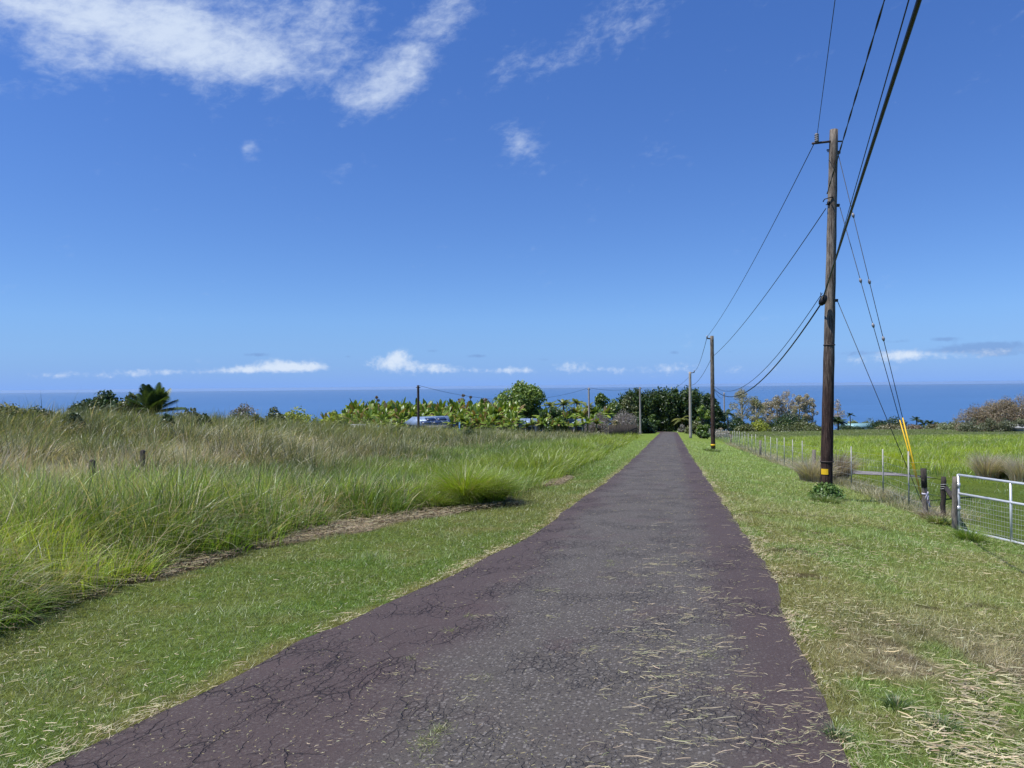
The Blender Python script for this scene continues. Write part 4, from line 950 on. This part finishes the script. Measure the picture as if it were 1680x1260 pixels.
tree('leafless_shrub', 'grey leafless shrub with tangled twigs, right half of the pair', 1022, 672, 60, 104, ((.17, .15, .14), (.28, .25, .24)), .30, 6500, 34, shape='dome', base_frac=.05, cat='shrub', elong=6, clsz=.38)
tree('leafless_shrub', 'grey leafless shrub with tangled twigs, left half of the pair', 984, 676, 48, 103, ((.17, .15, .14), (.28, .25, .24)), .30, 4500, 26, shape='dome', base_frac=.05, cat='shrub', elong=6, clsz=.38)
tree('shrub', 'tan dry bush in front of the leafless shrubs', 1009, 690, 24, 98, ((.22, .19, .09), (.34, .30, .15)), .25, 1300, 10, shape='dome', base_frac=.05, cat='shrub')
tree('dark_tree', 'dark bushy tree behind the board fence', 1048, 676, 34, 122, DG, .36, 2000, 14, shape='column', base_frac=.1)
tree('shrub', 'small light green bush under the bamboo left of the road end', 1072, 680, 26, 138, MG, .32, 1500, 14, shape='column', base_frac=.05, cat='shrub')
tree('shrub', 'small yellow green bush at the middle of the road end', 1094, 697, 24, 152, YG, .3, 1000, 10, shape='dome', base_frac=.05, cat='shrub')
tree('shrub', 'rounded olive bush above the yellow one at the road end', 1098, 690, 22, 158, OLV, .3, 1200, 10, shape='dome', base_frac=.05, cat='shrub')
tree('shrub', 'brownish bare bush right of the road end', 1118, 696, 22, 140, GRY, .28, 1100, 10, shape='dome', base_frac=.05, cat='shrub', elong=4)
tree('dark_tree', 'dark rounded tree behind the middle pole', 1160, 645, 66, 135, DG, .4, 5200, 34, shape='dome', base_frac=.1)
tree('broadleaf_tree', 'light green leafy tree left of the middle pole', 1152, 665, 30, 112, LG, .34, 2600, 20, shape='column', base_frac=.1)
tree('shrub', 'dry pinkish bush at the far end of the wire fence', 1182, 702, 34, 100, ((.26, .22, .17), (.36, .31, .24)), .25, 1300, 12, shape='dome', base_frac=.05, cat='shrub')
tree('shrub', 'low green bush at the start of the wire fence', 1150, 706, 30, 92, MG, .25, 1100, 10, shape='dome', base_frac=.02, cat='shrub')
for (px, tp_, w_, dp, cols, lab) in ((935, 662, 60, 130, MG, 'leafy green tree behind the small palms left of the thin pale pole'), (1005, 655, 44, 132, ((.07, .12, .02), (.17, .23, .05)), 'green tree left of the bamboo above the leafless shrubs'),
      (1030, 648, 36, 134, OLV, 'olive green tree touching the left side of the bamboo'), (1060, 690, 34, 124, DG, 'dark low bush at the foot of the slender grey pole'), (1135, 655, 34, 150, DG, 'dark tree between the bamboo and the third pole'),
      (1140, 690, 30, 128, OLV, 'dull bush left of the light green tree by the middle pole'), (965, 680, 40, 116, OLV, 'olive bush at the foot of the thin pale pole'), (915, 684, 34, 104, MG, 'green bush in front of the leafy dark tree by the grove'), (780, 664, 40, 128, ((.08, .12, .03), (.18, .22, .06)), 'green tree top rising in the gap left of the round tree'), (1178, 672, 26, 150, DG, 'small dark tree behind the middle pole, right side')):
    tree('broadleaf_tree' if 'tree' in lab[:22] else 'shrub', lab, px, tp_, w_*1.1, dp, cols, .34, 3600, 26, shape='dome', base_frac=.04, clsz=.40, cat='shrub' if ' bush' in lab[:22] else 'tree')
# pale loose trees against the sea
for i, (px, tp_, w_, dp, cols, lab) in enumerate((
    (1217, 637, 38, 215, ((.20, .20, .10), (.36, .32, .20)), 'tall pale olive tree, leftmost of the loose trees against the sea'),
    (1240, 650, 26, 212, ((.22, .23, .09), (.33, .31, .17)), 'narrower yellowish tree directly right of the tallest olive one'),
    (1258, 655, 26, 225, PALE, 'short tan tree in the gap of the loose trees'),
    (1275, 648, 26, 222, PALE, 'pinkish tan tree left of the pale tree with the highest crown'),
    (1292, 640, 28, 224, GRY+() if False else ((.27, .24, .19), (.42, .38, .32)), 'grey pink feathery tree, highest in the middle of the loose trees'),
    (1311, 648, 24, 220, ((.24, .22, .13), (.38, .34, .22)), 'tan tree right of the grey pink feathery tree'),
    (1323, 646, 22, 218, PALE, 'umbrella crowned tan tree with a thin visible stem'),
    (1333, 658, 14, 221, PALE, 'small thin tan tree, last on the right of the loose row'),
    (1374, 655, 20, 228, ((.30, .25, .20), (.42, .36, .30)), 'thin pinkish tree showing right of the nearest utility pole'))):
    tree('loose_tree', lab, px, tp_, w_*1.22, dp, cols, .34, 4200 if w_ > 20 else 1500, 30, bark=M_PALEBARK, shape='round' if i != 6 else 'umbrella', base_frac=.22, clsz=.34, elong=2.0, droop=.6, group='pale loose trees against the sea')
for (px, tp_, w_, dp, cols, lab) in (
    (1208, 683, 40, 190, DG, 'low dark bush under the leftmost pale trees'), (1300, 672, 42, 195, DG, 'dark rounded bush tree below the pale feathery trees'),
    (1284, 681, 36, 192, ((.03, .07, .015), (.07, .11, .03)), 'dark green bush left of the darkest rounded bush'), (1318, 686, 34, 190, OLV, 'olive bush right of the dark rounded bush'),
    (1244, 688, 34, 182, YG, 'bright yellow green bush at the left end of the pasture'), (1262, 694, 30, 186, DG, 'small dark bush right of the bright yellow green bush'),
    (1225, 694, 30, 180, OLV, 'dull olive bush left of the bright yellow green bush'), (1290, 698, 60, 176, OLV, 'wide low olive thicket along the pasture edge'), (1338, 697, 36, 182, OLV, 'low olive thicket just left of the nearest utility pole'),
    (1392, 699, 30, 205, DG, 'low dark bush in front of the teal roofed house'), (1427, 686, 36, 236, ((.10, .15, .07), (.16, .21, .10)), 'pale grey green tree behind the teal roofed house'),
    (1398, 688, 22, 238, ((.18, .24, .07), (.26, .30, .10)), 'light green tree left of the grey green tree by the teal roof'),
    (1443, 689, 30, 208, DG, 'dark low tree right of the teal roofed house'), (1466, 682, 38, 210, DG, 'dark broad tree behind the yellow guy guards'),
    (1460, 695, 40, 200, ((.15, .15, .08), (.24, .22, .12)), 'tan olive bush before the dark broad tree'), (1494, 696, 26, 202, ((.19, .15, .10), (.26, .2, .13)), 'brownish bush right of the yellow guy guards'),
    (1540, 694, 34, 204, ((.16, .14, .09), (.24, .21, .14)), 'brown green bush left of the pale hedge trees'), (1520, 700, 40, 206, OLV, 'low olive bush under the distant palms'),
    (1568, 688, 50, 175, ((.14, .17, .08), (.23, .26, .13)), 'grey green bush at the left foot of the brown tree mass')):
    tree('shrub' if 'bush' in lab or 'thicket' in lab else 'broadleaf_tree', lab, px, tp_, w_*1.25, dp, cols, .36, 3000, 20, shape='dome', base_frac=.03, clsz=.42, cat='shrub' if 'bush' in lab or 'thicket' in lab else 'tree')
for (px, tp_, w_, dp, lab) in ((1600, 662, 46, 150, 'leftmost brown feathery tree of the mass at the right edge'), (1626, 655, 44, 148, 'second brown feathery tree from the left in the right edge mass'),
                          (1650, 650, 46, 147, 'third brown feathery tree from the left in the right edge mass'), (1676, 645, 48, 146, 'tallest brown feathery tree cut by the right picture edge'), (1712, 646, 60, 146, 'brown feathery tree just outside the right edge')):
    tree('feathery_tree', lab, px, tp_, w_*1.45, dp, BRN, .26, 11000, 46, shape='dome', base_frac=.02, clsz=.36, elong=2.8, droop=1.2, group='brown feathery trees at the right edge')
    if px < 1700: tree('shrub', {1600: 'grey green undergrowth below the leftmost brown tree', 1626: 'grey green undergrowth below the second brown tree', 1650: 'grey green undergrowth below the third brown tree', 1676: 'grey green undergrowth below the tallest brown tree'}[px], px-4, 686, 42, 140, ((.11, .13, .07), (.20, .21, .12)), .3, 1600, 14, shape='dome', base_frac=.02, cat='shrub', elong=2.4, droop=.8)
for px, dp, w_, h_, lab in ((272, 40, 34, 14, 'dark green bush sunk in the tall left grass below the palm'), (335, 46, 30, 12, 'dark green bush sunk in the left grass below the low skyline shrub'), (120, 34, 40, 12, 'dark green bush in the left grass above the leaning post stub'), (562, 60, 46, 10, 'dark green bush in the left grass below the pale shed'), (640, 58, 50, 10, 'dark green bush in the left grass left of the dark pole'), (420, 52, 44, 10, 'olive bush in the left grass below the grey skyline bush'), (770, 62, 44, 9, 'dark green bush in the left grass below the banana grove middle')):
    b_ = on_ground(px, dp); ty_ = H0/2-FPX*((RC.transposed() @ (b_+Vector((0, 0, .95))-Vector((0, 0, EYE)))).y)/-((RC.transposed() @ (b_+Vector((0, 0, .95))-Vector((0, 0, EYE)))).z)
    tree('field_bush', lab, px, ty_, w_, dp, DG if 'dark' in lab else OLV, .13, 2400, 18, shape='dome', base_frac=.02, clsz=.45, cat='shrub')
# far reddish trees beyond the grove
for px, tp_, w_, lab in ((760, 647, 26, 'left of the faint rust tinted trees beyond the banana grove'), (772, 650, 18, 'middle of the faint rust tinted trees beyond the banana grove'), (795, 653, 30, 'right of the faint rust tinted trees beyond the banana grove'), (618, 650, 14, 'small grey tree top rising over the left part of the banana grove')):
    tree('far_tree', lab, px, tp_, w_, 190, ((.20, .16, .11), (.30, .25, .18)), .45, 900, 10, bark=M_PALEBARK, shape='dome', base_frac=.35)

exec_vine(d1)
# ------------------------------------------------------------------ bamboo
def bamboo(label, px, top_py, wpx, depth, nc=170):
    b = on_ground(px, depth); hgt = at(px, top_py, depth).z-b.z; w = wpx/FPX*depth; t_ = thing('bamboo_clump', label, 'bamboo', b)
    mb = MB(); cen = []; 
    for i in range(nc):
        a = random.uniform(0, 2*PI); r = math.sqrt(random.random())*w*.34; x0, y0 = r*math.cos(a), r*math.sin(a)*.6; h = hgt*random.uniform(.72, 1.03)*(1-.35*(r/(w*.5))**2)
        out = Vector((math.cos(a), math.sin(a)*.6, 0))*random.uniform(.1, .26)*w*.6
        pts = [Vector((x0, y0, 0))+out*(q**2)+Vector((0, 0, h*(q-.12*q**3))) for q in (0, .3, .6, .85, 1)]
        if i % 3 == 0: mb.tube(pts, [.06, .05, .04, .02, .01], 5)
        for k in range(105):
            q = .03+.97*random.random()**.85; j = min(3, int(q*4)); base = Vector((x0, y0, 0))+out*(q**2)+Vector((0, 0, h*(q-.12*q**3))); sp_ = .55*(1-q*.5)
            cen.append((base.x+random.gauss(0, sp_), base.y+random.gauss(0, sp_), base.z+random.gauss(0, .3)))
    mb.build('culms', solid('bamboo culm', (.16, .20, .06), .5, var=.3), t_, smooth=True)
    cen = np.array(cen); n = len(cen); c = jit(lerp(np.array((.020, .045, .012)), np.array((.10, .16, .03)), RNG.random(n)**1.6), n, .3)
    V, F, Cc = leafcards(cen, np.array([0, 0, .3]), .62, c, elong=2.8, droop=.8); np_mesh('foliage', V, [F], Cc, M_LEAF, t_); return t_
bamboo('dark feathery bamboo clump, right one of the two over the road end', 1110, 625, 104, 150, 200)
bamboo('dark feathery bamboo clump, left one of the two over the road end', 1052, 629, 84, 150, 150)

# ------------------------------------------------------------------ palms
def palm(label, px, top_py, depth, span, nf=22, trunk_r=.16, cols=((.03, .06, .02), (.10, .15, .04)), drop=1.0, group=None, base=None, name='palm_tree', up=.8, low=.55, emin=-.15):
    b = base or on_ground(px, depth); hgt = at(px, top_py, depth).z-b.z; hc = max(.5, hgt-span*low); t_ = thing(name, label, 'palm', b, 0, group)
    MB().tube([(0, 0, -.3), (.1, 0, hc*.5), (0, 0, hc)], [trunk_r*1.3, trunk_r, trunk_r*.8], 9).build('trunk', M_BARK, t_, smooth=True)
    V = []; F = []; Cc = []; n0 = 0
    for i in range(nf):
        a = 2*PI*i/nf*2.4+random.uniform(-.2, .2); el = random.uniform(emin, 1.25)*up; L = span*random.uniform(.8, 1.1)
        pts = [];
        for k in range(9):
            q = k/8; rr_ = L*q*math.cos(el)*(1-.1*q); zz = hc+L*q*math.sin(el)-drop*L*.42*q*q; pts.append(Vector((math.cos(a)*rr_, math.sin(a)*rr_, zz)))
        cbase = lerp(np.array(cols[0]), np.array(cols[1]), random.random()); side = Vector((-math.sin(a), math.cos(a), 0))
        for k in range(1, 9):
            for m_ in (0, .33, .66):
                p = pts[k-1].lerp(pts[k], m_); d = (pts[k]-pts[k-1]).normalized(); q = (k-1+m_)/8; ll = L*.26*math.sin(PI*min(1, .12+q*.88))**.6
                for sgn in (-1, 1):
                    tip = p+side*sgn*ll*.85+d*ll*.45-Vector((0, 0, ll*.35)); w_ = d*L*.022
                    V += [tuple(p-w_), tuple(p+w_), tuple(tip)]; F.append((n0, n0+1, n0+2)); n0 += 3; Cc += [cbase*random.uniform(.8, 1.2)]*3
        for k in range(8):
            p, q_ = pts[k], pts[k+1]; V += [tuple(p-Vector((0, 0, .02))), tuple(q_-Vector((0, 0, .02))), tuple(q_+Vector((0, 0, .03)))]; F.append((n0, n0+1, n0+2)); n0 += 3; Cc += [np.array((.16, .15, .06))]*3
    np_mesh('fronds', np.array(V), [np.array(F)], np.array(Cc), M_GLEAF, t_); return t_
palm('tall dark green palm with arching fronds on the left skyline', 250, 627, 60, 3.1, 46, .22, ((.03, .06, .02), (.085, .13, .035)), .5, low=.80, emin=.25, up=1.12)
PY = ((.10, .15, .03), (.26, .28, .07))
for px, tp_, dp, lab in ((903, 655, 122, 'small palm just right of the round tree'), (924, 653, 122, 'small palm between the round tree and the thin pale pole, second from left'), (946, 651, 124, 'small palm with bright crown left of the thin pale pole'), (962, 658, 120, 'lower small palm close behind the thin pale pole'), (800, 657, 120, 'small palm left of the round tree over the grove')):
    palm(lab, px, tp_, dp, 2.0, 20, .15, PY, .9)
palm('dark palm fronds behind the farthest grey pole', 1193, 668, 170, 2.6, 20, .18, ((.02, .045, .015), (.06, .09, .03)))
palm('drooping palm with olive fronds under the bamboo right of the road end', 1118, 676, 146, 2.6, 22, .18, ((.08, .10, .02), (.18, .19, .05)), 1.2)
palm('dark full palm just right of the nearest utility pole, over the pasture', 1374, 680, 190, 3.2, 30, .2, ((.02, .045, .015), (.06, .09, .03)))
palm('slim palm with small dark crown beside the teal roofed house', 1394, 675, 215, 1.8, 18, .14, ((.02, .045, .02), (.05, .08, .03)))
for px, tp_, lab in ((1503, 681, 'tallest dark distant palm right of the yellow guards'), (1514, 688, 'second dark distant palm from the left of the yellow guards'), (1525, 687, 'third dark distant palm right of the yellow guards'), (1533, 690, 'last small dark distant palm before the brown bushes')):
    palm(lab, px, tp_, 214, 2.4, 18, .16, ((.02, .045, .015), (.06, .09, .03)), group='dark palms beyond the pasture')

# ------------------------------------------------------------------ banana grove
def banana_proto(seed):
    random.seed(seed); t_ = thing('banana_plant', 'banana plant in the crowded green grove beyond the left field', 'banana plant', (0, 0, 0), 0, 'banana plants of the grove beyond the field')
    MB().tube([(0, 0, -.2), (.05, 0, 1.2), (0, 0, 2.4)], [.16, .13, .09], 8).build('stem', solid('banana stem', (.14, .15, .06), .7, var=.4), t_, smooth=True)
    V = []; F = []; Cc = []; n0 = 0
    for i in range(17):
        a = 2*PI*i*.382+random.uniform(-.2, .2); el = random.uniform(.35, 1.4); L = random.uniform(1.4, 2.3); cb = lerp(np.array((.08, .15, .02)), np.array((.27, .35, .05)), random.random()**1.1)
        if random.random() < .06: cb = np.array((.22, .16, .07))
        side = Vector((-math.sin(a), math.cos(a), 0)); pr = None
        for k in range(8):
            q = k/7; rr_ = L*q*math.cos(el); c = Vector((math.cos(a)*rr_, math.sin(a)*rr_, 2.2+L*q*math.sin(el)-.5*L*q*q*(1.2-el*.4))); w_ = .21*math.sin(PI*min(1, .05+.95*q))**.55*(1-.1*random.random())
            row = [c-side*w_-Vector((0, 0, w_*.5)), c, c+side*w_-Vector((0, 0, w_*.5))]
            V += [tuple(v) for v in row]; Cc += [cb*random.uniform(.85, 1.15)]*3
            if k: F += [(n0-3, n0-2, n0+1, n0), (n0-2, n0-1, n0+2, n0+1)]
            n0 += 3
    np_mesh('leaves', np.array(V), [np.array(F)], np.array(Cc), M_GLEAF, t_); return t_
protos = [banana_proto(s) for s in (1, 2, 3)]
random.seed(5); k = 0; rows = []
for row, (dp, pxa, pxb, st, tpm) in enumerate(((121, 556, 845, 8.0, 648), (115, 550, 850, 8.5, 653), (109, 544, 850, 9, 660), (103, 536, 850, 9.5, 671), (99, 560, 850, 10, 679), (122, 892, 1000, 9, 662), (112, 888, 990, 10, 668), (101, 842, 980, 10, 683), (92, 530, 680, 14, 686), (93, 735, 850, 13, 689))):
    px = pxa
    while px < pxb:
        X_ = px+random.uniform(-4, 4); dd_ = dp+random.uniform(-3, 3); want = tpm+random.uniform(-5, 6)
        if px < 575 and row < 3: want = max(want, 700-(px-520)*.75)
        b = on_ground(X_, dd_); hh = at(X_, want, dd_).z-b.z; sc_ = max(.45, hh/4.0)
        if 668 < X_ < 735 and dd_ < 100: px += st; continue
        if k < 3: o = protos[k]; o.location = b; o.rotation_euler = (0, 0, random.random()*6); o.scale = (min(sc_, 1.75),)*3
        else: NEWB = copy_tree(protos[k % 3], b, random.random()*6.28, min(sc_, 1.75))
        zone = ('at the left end' if X_ < 640 else 'near the dark pole' if X_ < 735 else 'left of the round tree' if X_ < 835 else 'just right of the round tree')
        (protos[k] if k < 3 else NEWB)['label'] = 'banana plant in the %s rows of the grove, %s' % ('back' if dp > 112 else 'middle' if dp > 100 else 'front', zone)
        k += 1; px += st*random.uniform(.75, 1.2)
print('banana plants', k)

# ------------------------------------------------------------------ sea air
hb = MB(); hb.box((0, 46000, -146), (250000, 96000, 324)); hm_, hn_, ho_ = newmat('sea air')
pv = hn_.node('ShaderNodeVolumePrincipled'); pv.inputs['Color'].default_value = (.60, .78, 1, 1); pv.inputs['Density'].default_value = 7e-6; pv.inputs['Anisotropy'].default_value = .2
hn_.l.new(pv.outputs[0], ho_.inputs['Volume']); hz_o = hb.build('haze', hm_); tag(hz_o, 'thin pale air over the sea towards the horizon', 'haze', kind='stuff')
